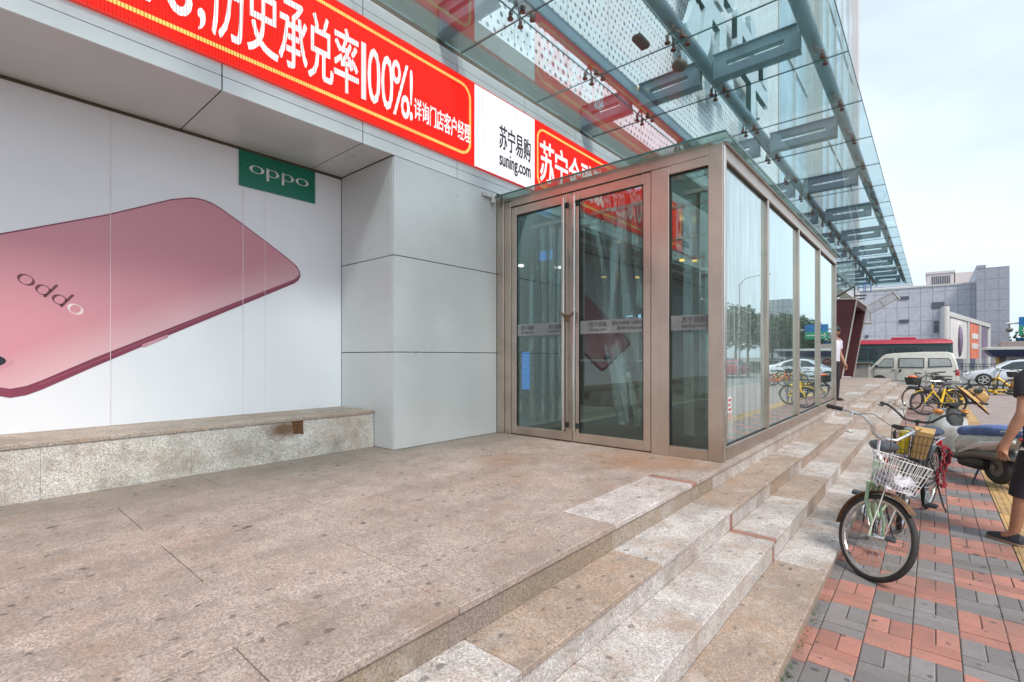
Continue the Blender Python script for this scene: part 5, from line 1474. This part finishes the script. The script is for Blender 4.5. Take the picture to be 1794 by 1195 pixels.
HANG_L = ((-.02, .27, 1.09), (.07, .30, .86), (.11, .30, .70)); HANG_R = ((-.02, -.27, 1.09), (.06, -.29, .86), (.09, -.29, .70))
p1 = make_person('person in black t-shirt and black knee length shorts walking past the scooter', (.70, 5.70, ZP), R(138), 'black_cloth', 'black_cloth', False, ((-.03, .285, 1.10), (.06, .32, .865), (.10, .32, .72)), HANG_R, stride=.17, scale=1.0)
b = MB(); b.prism([(.02, .80), (.07, .795), (.05, .825)], .186, .188, 'xz'); b.build('pocket_mark', 'white_paint', p1)
make_person('person in white shirt and dark trousers standing beyond the vestibule looking down', (-1.74, 13.25, 0), R(-30), 'white_cloth', 'black_cloth', True, HANG_L, HANG_R, head_pitch=R(32), scale=.985, sleeve=.55)
make_person('person in dark clothes raising a hand, inside the shop behind the left glass door', (-4.62, 6.12, 0), R(160), 'black_cloth', mat('jeans', (.03, .045, .08), .8) and 'black_cloth', True, ((.12, .27, 1.15), (.34, .24, 1.12), (.45, .22, 1.16)), HANG_R, sleeve=.55)

# ================================================================== VEHICLES
def shell(profile, wfun, inset=.05, ed=.05):
    """closed side profile (x,z) swept across the width with rounded edges"""
    cx = sum(p[0] for p in profile) / len(profile); cz = sum(p[1] for p in profile) / len(profile)
    def inn(p, k): return (cx + (p[0] - cx) * (1 - k), cz + (p[1] - cz) * (1 - k))
    rings = []
    for f_, k in ((1, inset), (.985, inset * .45), (.94, 0), (-.94, 0), (-.985, inset * .45), (-1, inset)):
        rings.append([(inn(p, k)[0], wfun(p[1]) * f_, inn(p, k)[1]) for p in profile])
    return MB().loft(rings)
def car_wheel(root, x, y, Rr, w=.19):
    t = MB().torus((x, y, Rr), Rr - .06, .062, 'y', 30, 10).build('wheel', 'rubber', root)
    b = MB(); b.cyl((x, y, Rr), Rr - .10, .10, 'y', 24)
    b.build('rim', 'dark', t)
    b = MB(); s_ = 1 if y > 0 else -1
    for k in range(5):
        a = 2 * math.pi * k / 5
        b.bar((x, y + s_ * .052, Rr), (x + math.cos(a) * (Rr - .09), y + s_ * .05, Rr + math.sin(a) * (Rr - .09)), .06, .02, up=(0, 1, 0))
    b.cyl((x, y + s_ * .05, Rr), .06, .03, 'y', 14); b.torus((x, y + s_ * .045, Rr), Rr - .10, .014, 'y', 24, 6)
    b.build('hubcap', 'silver', t)
def side_panel(root, name, material, poly, wfun, off, th=.012, parts=None):
    for sgn in (1, -1):
        b = MB()
        o_ = [(p[0], sgn * (wfun(p[1]) + off), p[1]) for p in poly]; i_ = [(p[0], sgn * (wfun(p[1]) + off - th), p[1]) for p in poly]
        b.loft([o_, i_])
        b.build(name, material, root)
def clip_poly(poly, g_):
    cx = sum(p[0] for p in poly) / len(poly); cz = sum(p[1] for p in poly) / len(poly)
    return [(cx + (p[0] - cx) * g_, cz + (p[1] - cz) * (1 - (1 - g_) * 2)) for p in poly]
# ---- minivan
def make_van(label, loc, heading):
    r = thing('minivan', label, 'van', loc, heading)
    w = lambda z: .79 if z < .95 else .79 - (z - .95) * .15
    prof = [(1.93, .28), (1.97, .45), (1.96, .70), (1.90, .86), (1.60, 1.02), (1.12, 1.62), (.95, 1.74), (.6, 1.80), (-.6, 1.86), (-1.5, 1.86), (-1.72, 1.78), (-1.86, 1.35), (-1.93, .95), (-1.95, .45), (-1.9, .28)]
    shell(prof, w, .04).build('body', 'van_paint', r)
    wins = [[(1.38, 1.04), (.62, 1.04), (.62, 1.52), (1.02, 1.52)], [(.42, 1.04), (-.62, 1.04), (-.62, 1.54), (.42, 1.54)], [(-.78, 1.06), (-1.70, 1.12), (-1.62, 1.45), (-1.54, 1.54), (-.78, 1.54)]]
    for p in wins:
        side_panel(r, 'window_seal', 'gasket', p, w, .004)
        side_panel(r, 'window', 'car_glass_lit', clip_poly(p, .92), w, .010)
    b = MB(); b.loft([[(1.585, y, 1.045), (1.14, y * .9, 1.60), (1.15, y * .9, 1.612), (1.60, y, 1.055)] for y in (-.66, .66)]); b.build('windshield', 'car_glass', r)
    b = MB(); b.loft([[(-1.86, y, 1.05), (-1.73, y * .92, 1.68), (-1.745, y * .92, 1.69), (-1.885, y, 1.05)] for y in (-.6, .6)]); b.build('rear_window', 'car_glass', r)
    b = MB()
    for sgn in (1, -1):
        for x in (.52, -.70, 1.46): b.box(x - .006, x + .006, sgn * .792 - .004, sgn * .792 + .004, .42, .95)
        b.box(-1.92, 1.5, sgn * .792 - .003, sgn * .792 + .003, .36, .375)
        b.box(-1.7, -.70, sgn * .793 - .006, sgn * .793 + .006, .62, .655)
    b.build('panel_gap', 'dark', r)
    for sgn in (1, -1):
        MB().box(.56, .70, sgn * .80 - .014, sgn * .80 + .014, .88, .93, .006).build('door_handle', 'black_plastic', r)
        MB().box(.30, .40, sgn * .80 - .014, sgn * .80 + .014, .82, .94, .006).build('door_handle', 'black_plastic', r)
        MB().box(1.28, 1.42, sgn * .88 - .09, sgn * .88 + .07, 1.03, 1.17, .02).build('side_mirror', 'black_plastic', r)
        MB().ell((1.85, sgn * .58, .74), (.13, .2, .10)).build('headlight', 'lens', r)
        MB().box(-1.955, -1.80, sgn * .68 - .11, sgn * .68 + .118, .66, .98, .03).build('tail_light', 'red_lens', r)
        b = MB()
        for x in (1.22, -1.22): b.prism([(x + .33 * math.cos(a), .29 + .34 * math.sin(a)) for a in [math.pi * k / 14 for k in range(15)]] + [(x - .33, .26), (x + .33, .26)], sgn * .772, sgn * .797, 'xz')
        b.build('wheel_arch', 'dark', r)
        for x in (1.22, -1.22): car_wheel(r, x, sgn * .755, .275)
    MB().box(1.90, 2.02, -.74, .74, .27, .46, .04).build('bumper', 'van_paint', r)
    MB().box(-2.02, -1.92, -.74, .74, .27, .44, .04).build('bumper', 'van_paint', r)
    return r
make_van('silver white minivan parked side on at the end of the steps', (-.95, 33.6, -.612), R(180))
# ---- saloon car
def make_car(label, loc, heading, paint='car_paint', group=None, name='saloon_car'):
    r = thing(name, label, 'car', loc, heading, group)
    w = lambda z: .89 if z < .78 else .89 - (z - .78) * .42
    prof = [(2.15, .25), (2.28, .42), (2.25, .62), (2.0, .74), (1.15, .90), (.30, 1.38), (-.1, 1.46), (-.7, 1.45), (-1.35, 1.26), (-1.85, 1.04), (-2.25, .98), (-2.3, .7), (-2.25, .35), (-2.1, .25)]
    shell(prof, w, .04).build('body', paint, r)
    for p in ([(.86, .93), (-.22, .95), (-.22, 1.37), (.22, 1.32)], [(-.32, .95), (-1.38, .99), (-1.25, 1.18), (-.75, 1.36), (-.32, 1.38)]):
        side_panel(r, 'window', 'car_glass', p, w, .008)
    b = MB(); b.loft([[(1.13, y, .915), (.34, y * .78, 1.368), (.35, y * .78, 1.38), (1.15, y, .925)] for y in (-.76, .76)]); b.build('windshield', 'facade_glass', r)
    b = MB(); b.loft([[(-1.80, y, 1.07), (-.80, y * .8, 1.425), (-.80, y * .8, 1.44), (-1.82, y, 1.085)] for y in (-.7, .7)]); b.build('rear_window', 'car_glass', r)
    for sgn in (1, -1):
        b = MB()
        for x in (.95, -.27, -1.2): b.box(x - .006, x + .006, sgn * .892 - .004, sgn * .892 + .004, .35, .9)
        b.box(-1.0, .95, sgn * .893 - .004, sgn * .893 + .004, .33, .345)
        b.build('panel_gap', 'dark', r)
        MB().box(.7, .86, sgn * .95 - .08, sgn * .95 + .08, .92, 1.04, .03).build('side_mirror', paint, r)
        for x in (.05, -.95): MB().box(x - .08, x + .08, sgn * .9 - .012, sgn * .9 + .012, .80, .83, .006).build('door_handle', 'chrome', r)
        MB().ell((2.08, sgn * .66, .66), (.17, .17, .07)).build('headlight', 'lens', r)
        MB().ell((-2.2, sgn * .68, .85), (.10, .19, .08)).build('tail_light', 'red_lens', r)
        b = MB()
        for x in (1.38, -1.34): b.prism([(x + .37 * math.cos(a), .31 + .37 * math.sin(a)) for a in [math.pi * k / 14 for k in range(15)]] + [(x - .37, .23), (x + .37, .23)], sgn * .868, sgn * .897, 'xz')
        b.build('wheel_arch', 'dark', r)
        for x in (1.38, -1.34): car_wheel(r, x, sgn * .855, .32)
    return r
make_car('silver saloon car parked beyond the minivan, nose towards the van', (3.55, 38.9, -.612), R(180))
make_car('dark hatchback car half hidden behind the silver saloon', (5.2, 47.5, -.612), R(180), 'bus_green')
for k, (x, y, hd, pt, lab) in enumerate(((8.8, 26.0, 92, 'car_paint', 'pale silver car parked along the street side, reflected in the side glass'), (8.9, 40.5, 88, 'bus_red', 'dark red car parked along the street side beyond the silver one'), (9.2, 56.0, 90, 'dark_silver', 'grey car parked farthest along the street side'))):
    make_car(lab, (x, y, -.612), R(hd), pt)
# ---- bus
bus = thing('bus', 'dark green single deck bus with a red roof passing behind the minivan', 'bus', (-4.6, 55, -.612), R(180))
w = lambda z: 1.25 if z < 2.5 else 1.25 - (z - 2.5) * .25
shell([(5.9, .3), (5.95, 1.2), (5.8, 2.7), (5.6, 2.95), (-5.6, 2.95), (-5.85, 2.7), (-5.9, .3)], w, .02).build('body', 'bus_green', bus)
shell([(5.85, 2.72), (5.7, 2.98), (5.4, 3.10), (-5.4, 3.10), (-5.8, 2.98), (-5.9, 2.72)], lambda z: 1.29 - max(0, z - 2.8) * .4, .01).build('roof', 'bus_red', bus)
MB().box(-3.5, -1.8, -.7, .7, 3.09, 3.3, .06).build('roof_unit', 'bus_red', bus)
for k in range(6):
    x = 4.9 - k * 1.75
    for sgn in (1, -1): MB().box(x - 1.58, x, sgn * 1.25 - .012, sgn * 1.25 + .012, 1.35, 2.42, .01).build('window', 'car_glass', bus)
b = MB()
for x in (3.5, -3.2):
    for sgn in (1, -1): car_wheel(bus, x, sgn * 1.17, .48)
MB().box(5.86, 5.97, -1.1, 1.1, 1.1, 2.6, .03).build('windshield', 'car_glass', bus)

# ================================================================== PORTAL, PLINTH, LATTICE BEHIND THE STEPS
pt = thing('entrance_portal', 'leaning dark maroon entrance portal with pale edges at the end of the terrace', 'portal', (-3.5, 27, 0))
def portal_ring(y):
    return [(-4.36, y, 0.004), (-3.06, y, 0.004), (-2.52, y, 3.5), (-4.36, y, 3.62)]
MB_ = MB(); MB_.loft([portal_ring(26.0), portal_ring(26.25)]); PP(pt, MB_, 'side_slab', 'maroon')
MB_ = MB(); MB_.loft([portal_ring(29.9), portal_ring(30.15)]); PP(pt, MB_, 'side_slab', 'maroon')
MB_ = MB(); MB_.loft([[(-4.36, y, 3.35), (-2.56, y, 3.25), (-2.525, y, 3.49), (-4.36, y, 3.61)] for y in (26.252, 29.898)]); PP(pt, MB_, 'top_slab', 'maroon')
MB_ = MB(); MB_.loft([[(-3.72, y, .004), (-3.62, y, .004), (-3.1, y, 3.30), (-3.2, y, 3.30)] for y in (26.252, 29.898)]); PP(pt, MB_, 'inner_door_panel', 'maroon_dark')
MB_ = MB(); MB_.bar((-3.05, 25.99, .0), (-2.51, 25.99, 3.5), .05, .04, up=(0, 1, 0)); MB_.bar((-2.50, 25.98, 3.5), (-2.50, 30.16, 3.5), .06, .07); MB_.bar((-3.05, 30.16, .0), (-2.51, 30.16, 3.5), .05, .04, up=(0, 1, 0)); MB_.bar((-4.36, 25.98, 3.64), (-2.5, 25.98, 3.52), .05, .05)
PP(pt, MB_, 'edge_trim', 'trim')
pl = thing('gate_pier', 'short concrete gate pier with a flat cap beside the maroon portal', 'pier', (-2.6, 31.2, -.6))
PP(pl, MB().box(-3.2, -2.45, 30.6, 31.4, -.62, .62, .02), 'pier_body', 'kerb')
PP(pl, MB().box(-3.3, -2.35, 30.5, 31.5, .621, .72, .02), 'pier_cap', 'concrete')
wp = thing('roof_strut', 'steel strut and small blue outlined sign standing on top of the maroon portal', 'strut', (-2.7, 26.5, 3.5))
PP(wp, MB().tube([(-3.4, 26.3, 3.62), (-2.62, 26.3, 4.12)], .04, 8).tube([(-2.62, 26.3, 4.12), (-2.62, 26.3, 3.5)], .03, 8).box(-2.62, -2.2, 26.28, 26.4, 3.66, 3.72).box(-2.7, -2.25, 26.28, 26.4, 3.52, 3.58), 'strut_frame', 'dark_silver')
b = MB()
for q in range(2): b.tube([(-2.5 + q * .26, 26.42, 3.85), (-2.3 + q * .26, 26.42, 3.85), (-2.3 + q * .26, 26.42, 4.25), (-2.5 + q * .26, 26.42, 4.25)], .022, 6, True).tube([(-2.52 + q * .26, 26.42, 4.05), (-2.28 + q * .26, 26.42, 4.05)], .02, 6)
PP(wp, b, 'raised_outline', mat('blue_letters', (.16, .24, .55), .5))
la = thing('white_lattice', 'white folded metal lattice frame jutting out beside the maroon portal', 'lattice', (-1.6, 30.5, 2.5))
def lattice(mb, A, B, C, D, n, t_=.035):
    A, B, C, D = map(Vector, (A, B, C, D))
    for p, q in ((A, B), (B, C), (C, D), (D, A)): mb.tube([p, q], t_ * 1.4, 6)
    for k in range(1, n):
        f_ = k / n; mb.tube([A.lerp(D, f_), B.lerp(C, f_)], t_ * .55, 5)
    mb.tube([A.lerp(B, .5), D.lerp(C, .5)], t_ * 1.3, 6)
b = MB(); lattice(b, (-2.6, 30.4, 3.5), (-1.45, 30.4, 4.15), (-1.28, 30.9, 3.9), (-2.4, 30.9, 3.22), 5, .022); b.bar((-1.48, 30.35, 4.18), (-1.25, 30.95, 3.86), .07, .06); PP(la, b, 'arm_frame', 'trim')
b = MB(); lattice(b, (-2.6, 30.45, 3.48), (-2.6, 30.45, 2.76), (-2.4, 30.9, 2.74), (-2.4, 30.9, 3.28), 4, .022); b.box(-2.75, -2.3, 30.3, 31.0, 2.66, 2.72); PP(la, b, 'hanging_frame', 'trim')

# ================================================================== FAR BUILDINGS AND STREET THINGS
mall = thing('panelled_building', 'wide lilac grey panelled building with a few small dark windows beyond the bus', 'building', (-5, 95, -.6))
PP(mall, MB().box(-70, 4.5, 92, 130, -.62, 11.0), 'main_block', 'far_panel', smooth=False)
PP(mall, MB().box(4.42, 7.5, 89.5, 130, -.62, 12.7), 'corner_tower', 'far_panel_dark', smooth=False)
PP(mall, MB().box(4.40, 5.3, 89.48, 130, 12.705, 13.1), 'tower_parapet', 'far_panel_dark', smooth=False)
PP(mall, MB().box(-70.1, 4.41, 91.9, 130, 11.005, 11.25), 'parapet', 'pale_metal')
PP(mall, MB().box(.75, 1.7, 91.2, 91.99, -.6, 7.7), 'vertical_fin', 'far_panel_dark', smooth=False)
for (x0, x1, z0, z1) in ((-3.75, -2.65, 9.35, 9.85), (-3.75, -2.65, 5.95, 6.45), (-.1, 1.2, 7.85, 8.75), (.1, .6, 5.65, 6.05), (.1, .6, 4.4, 5.55), (-7.8, -7.45, 3.9, 4.3)):
    wd = MB().box(x0, x1, 91.9, 91.99, z0, z1).build('window', 'far_window'); wd.parent = mall; wd.matrix_parent_inverse = Matrix.Translation(-Vector(mall.location))
upb = thing('pale_tower', 'pale pinkish tower block with a row of thin windows rising behind the panelled building', 'building', (-3, 150, 0))
PP(upb, MB().box(-1.1, 3.7, 150, 170, -.6, 20.2).box(-1.3, 3.9, 149.8, 170, 20.21, 20.7), 'tower_wall', 'far_pale')
for k in range(9):
    wd = MB().box(-.15 + k * .37, .03 + k * .37, 149.9, 149.99, 15.5, 19.6).build('window', 'far_window'); wd.parent = upb; wd.matrix_parent_inverse = Matrix.Translation(-Vector(upb.location))
PP(upb, MB().box(3.91, 9.0, 152, 172, -.6, 20.3), 'side_wing', 'far_pale')
# billboard fence
bbf = thing('billboard_fence', 'row of tall poster panels between pale posts, receding beside the bus', 'billboard', (2.5, 72, -.6))
A_, B_ = Vector((.9, 60.5, 0)), Vector((5.4, 88.0, 0)); D_ = (B_ - A_); L_ = D_.length; d_ = D_.normalized()
def on_line(s0, s1, z0, z1, th=.12, off=0.0):
    nrm_ = Vector((d_.y, -d_.x, 0)); p, q = A_ + d_ * s0, A_ + d_ * s1
    return MB().loft([[tuple(p + nrm_ * (off - th / 2) + Vector((0, 0, z0))), tuple(p + nrm_ * (off + th / 2) + Vector((0, 0, z0))), tuple(p + nrm_ * (off + th / 2) + Vector((0, 0, z1))), tuple(p + nrm_ * (off - th / 2) + Vector((0, 0, z1)))],
                      [tuple(q + nrm_ * (off - th / 2) + Vector((0, 0, z0))), tuple(q + nrm_ * (off + th / 2) + Vector((0, 0, z0))), tuple(q + nrm_ * (off + th / 2) + Vector((0, 0, z1))), tuple(q + nrm_ * (off - th / 2) + Vector((0, 0, z1)))]])
TOP = 4.85
PP(bbf, MB().cyl((A_.x, A_.y, TOP / 2 + .1), .28, TOP + 1.4, n=20), 'end_pillar', 'pale_metal')
PP(bbf, MB().cyl((B_.x, B_.y, TOP / 2 - .2), .25, TOP + 1.0, n=16), 'post', 'pale_metal')
PP(bbf, on_line(0, L_, TOP - .1, TOP + .35, .5), 'top_rail', 'pale_metal')
for s0, s1, mt in ((1.5, 10.3, 'banner_white'), (12.9, 18.9, 'banner_red'), (20.7, 25.9, 'banner_purple')):
    PP(bbf, on_line(s0, s1, .8, TOP - .15, .10, .1), 'poster_panel', mt)
for s0 in (11.5, 19.8):
    PP(bbf, on_line(s0 - .5, s0 + .5, -.6, TOP - .1, .4), 'post', 'pale_metal')
b = on_line(13.6, 18.2, 3.0, 3.6, .02, .17); b2_ = on_line(13.6, 18.2, 1.9, 2.5, .02, .17); b.v += b2_.v; b.f += [tuple(i + 8 for i in f) for f in b2_.f]; b.c += b2_.c
PP(bbf, b, 'poster_print', 'banner_white')
PP(bbf, MB().ell((A_.x + d_.x * 6.1 + .17, A_.y + d_.y * 6.1 - .05, 2.6), (.25, .9, 1.6)), 'poster_print', 'banner_purple')
# railing along the road
rl = thing('street_railing', 'dark street railing behind the parked cars', 'railing', (6, 50, -.6))
b = MB()
for z in (.25, .45): b.bar((1.6, 50.5, z), (11, 50.5, z), .05, .05)
for k in range(48): b.bar((1.7 + k * .196, 50.5, -.6), (1.7 + k * .196, 50.5, .45), .025, .025)
PP(rl, b, 'rails', 'black_plastic')
# kiosk
ki = thing('street_kiosk', 'street kiosk with a dark blue canopy and a red emblem on a white wall', 'kiosk', (8, 62, -.6))
PP(ki, MB().box(4.3, 9.5, 62.0, 65, -.6, 1.45), 'wall', 'banner_white')
PP(ki, MB().box(4.55, 4.95, 61.9, 61.99, -.5, 1.2), 'shutter', mat('kiosk_brown', (.2, .15, .13), .6))
PP(ki, MB().box(4.33, 4.52, 61.86, 61.895, -.3, 1.0), 'notice', mat('kiosk_notice', (.6, .4, .1), .6))
PP(ki, MB().loft([[(4.1, 61.0, 1.0), (9.8, 61.0, 1.0), (9.8, 65.2, 1.0), (4.1, 65.2, 1.0)], [(3.65, 60.4, 1.6), (10.2, 60.4, 1.6), (10.2, 65.6, 1.6), (3.65, 65.6, 1.6)]]), 'canopy', 'blue_roof')
PP(ki, MB().box(3.6, 10.3, 60.3, 65.7, 1.605, 1.85, .03), 'roof', 'pale_metal')
PP(ki, MB().box(4.55, 6.0, 61, 64, 1.851, 2.35, .03), 'roof_box', mat('roof_box', (.3, .24, .23), .7))
b = MB(); b.torus((5.5, 61.97, .3), .4, .08, 'y', 30, 8); b.ell((5.5, 61.97, .3), (.32, .05, .2)); PP(ki, b, 'emblem', 'red_notice')
# traffic sign gantry and camera
tg = thing('traffic_sign', 'blue and green road sign plate on a horizontal pole at the right edge', 'traffic sign', (8.5, 70, 4))
PP(tg, MB().tube([(5.6, 70, 4.35), (12, 70, 4.35)], .09, 8).tube([(12, 70, -.6), (12, 70, 6.5)], .14, 10), 'pole', 'pale_metal')
PP(tg, MB().box(6.5, 9.0, 69.8, 69.88, 4.05, 4.95, .01), 'upper_plate', 'sign_blue')
PP(tg, MB().box(6.5, 9.0, 69.8, 69.88, 3.15, 4.04, .01), 'lower_plate', 'sign_green')
PP(tg, MB().ell((5.85, 70, 3.7), (.28, .28, .24)).tube([(5.85, 70, 3.8), (5.85, 70, 4.35)], .06, 8), 'dome_camera', 'dark_silver')
b = MB(); b.bar((6.85, 69.78, 3.9), (6.85, 69.78, 3.3), .1, .03, up=(0, 1, 0)); b.bar((7.4, 69.78, 3.9), (7.4, 69.78, 3.3), .1, .03, up=(0, 1, 0)); b.bar((6.7, 69.78, 3.6), (8.8, 69.78, 3.6), .1, .03, up=(0, 1, 0))
PP(tg, b, 'sign_mark', 'white_paint')
ts = thing('small_traffic_sign', 'small blue road sign lower down behind the kiosk roof', 'traffic sign', (8.3, 80, 2))
PP(ts, MB().box(7.2, 8.5, 80, 80.08, 2.5, 3.15, .01), 'plate', 'sign_blue')
PP(ts, MB().tube([(8.0, 80.1, -.6), (8.0, 80.1, 3.5)], .07, 8), 'pole', 'pale_metal')

# ---- across the street: trees, a tower and a street lamp, mostly seen mirrored in the side glass
def make_tree(label, loc, h, seed, group):
    rnd = random.Random(seed)
    r = thing('street_tree', label, 'tree', loc, 0, group)
    b = MB(); b.tube([(0, 0, 0), (.05, .03, h * .3), (.0, .1, h * .55)], [.16, .12, .07], 8)
    for k in range(6):
        a = k * 1.05 + seed; b.tube([(0, .02, h * (.28 + .04 * k)), (math.cos(a) * h * .12, math.sin(a) * h * .12, h * .5), (math.cos(a) * h * .24, math.sin(a) * h * .24, h * .66)], [.06, .04, .02], 6)
    b.build('trunk', 'bark', r)
    c = MB()
    cl = [(math.cos(k * 2.4) * h * .36 * rnd.uniform(.3, 1), math.sin(k * 2.4) * h * .36 * rnd.uniform(.3, 1), h * rnd.uniform(.45, .9), h * rnd.uniform(.12, .2)) for k in range(14)]
    for (cx, cy, cz, cr) in cl:
        for _ in range(190):
            v = Vector((rnd.gauss(0, 1), rnd.gauss(0, 1), rnd.gauss(0, 1))).normalized() * cr * rnd.uniform(.55, 1.05)
            p = Vector((cx, cy, cz)) + v; s_ = h * rnd.uniform(.016, .034)
            u = Vector((rnd.gauss(0, 1), rnd.gauss(0, 1), rnd.gauss(0, 1))).normalized(); q = u.cross(Vector((rnd.gauss(0, 1), rnd.gauss(0, 1), rnd.gauss(0, 1)))).normalized()
            c._add([tuple(p + u * s_), tuple(p + q * s_ * .6), tuple(p - u * s_), tuple(p - q * s_ * .6)], [(0, 1, 2, 3)])
    c.build('crown', 'leaf', r, smooth=False, recalc=False)
    return r
G_T = 'trees across the street'
for k, (x, y, h, lab) in enumerate(((12.2, 53, 6.2, 'bushy street tree nearest the camera across the road'), (12.9, 60, 6.4, 'second bushy street tree across the road'), (12.4, 67, 6.0, 'third bushy street tree across the road'), (13.0, 75, 6.3, 'fourth bushy street tree across the road, by the lamp post'), (12.3, 85, 6.4, 'fifth bushy street tree across the road'), (11.2, 63.5, 6.0, 'low broad street tree in front of the third one across the road'), (11.0, 71, 5.8, 'low broad street tree in front of the fourth one across the road'), (10.2, 79, 6.0, 'broad street tree in front of the fifth one across the road'), (13.1, 99, 6.8, 'farthest bushy street tree across the road'))):
    make_tree(lab, (x, y, -.6), h * 1.12, k + 1, G_T)
hd = MB(); rnd = random.Random(5)
for k in range(2600):
    x, y, z = 11.4 + rnd.uniform(-.5, .5), rnd.uniform(34, 110), -.6 + rnd.uniform(0, 1.05)
    u = Vector((rnd.gauss(0, 1), rnd.gauss(0, 1), rnd.gauss(0, 1))).normalized() * .13; q = u.cross(Vector((rnd.gauss(0, 1), rnd.gauss(0, 1), 1))).normalized() * .09; p = Vector((x, y, z))
    hd._add([tuple(p + u), tuple(p + q), tuple(p - u), tuple(p - q)], [(0, 1, 2, 3)])
tag(hd.build('roadside_hedge', 'leaf', smooth=False, recalc=False), 'long clipped green hedge across the road under the trees', 'hedge')
gt = thing('grey_tower', 'slim grey office tower far across the street, mirrored in the side glass', 'building', (40, 205, 0))
PP(gt, MB().box(36, 46, 200, 212, -.6, 22), 'tower_wall', brick_mat('tower_panel', (.3, .34, .38), (.28, .32, .36), (.2, .22, .25), 1.6, 3.2, 0, .2, .4, 'XZ', 0))
sl_ = thing('street_lamp', 'tall grey street lamp post across the road', 'street lamp', (11.6, 52, -.6))
PP(sl_, MB().tube([(11.6, 52, -.6), (11.6, 52, 8.2), (11.0, 52, 8.8), (9.4, 52, 9.0)], [.11, .08, .06, .05], 10), 'pole', 'pale_metal')
PP(sl_, MB().ell((9.1, 52, 8.98), (.4, .14, .07)), 'lamp_head', 'dark_silver')
# ---- small litter and weeds
ti = MB(); rnd = random.Random(9); rings = []
for i in range(7):
    row = [(-1.13 + .1 * i / 6, 10.15 + .08 * j / 5, -.298 + .022 * abs(math.sin(i * 2.1 + j)) + .012 * rnd.random()) for j in range(6)]
    rings.append(row + [(p[0], p[1], p[2] - .002) for p in reversed(row)])
tag(ti.loft(rings).build('crumpled_tissue', 'notice_white'), 'small crumpled white tissue lying on the second step', 'litter')
wd_ = MB()
for k in range(260):
    y0 = rnd.choice((2.1, 2.6, 3.0, 3.35, 4.6, 4.75, 5.9, 7.5)) + rnd.gauss(0, .09); x0 = -.54 + abs(rnd.gauss(0, .012))
    a = rnd.uniform(0, 6.28); ln = rnd.uniform(.012, .045); wdt = .0022
    tip = Vector((x0 + math.cos(a) * ln * .6, y0 + math.sin(a) * ln * .6, ZP + ln * rnd.uniform(.4, 1)))
    wd_._add([(x0 - wdt, y0, ZP - .004), (x0 + wdt, y0 + wdt, ZP - .004), tuple(tip)], [(0, 1, 2)])
o = wd_.build('gutter_weeds', 'leaf', smooth=False, recalc=False, kind='stuff')
o['label'] = 'tiny green weeds along the foot of the lowest step'; o['category'] = 'weeds'
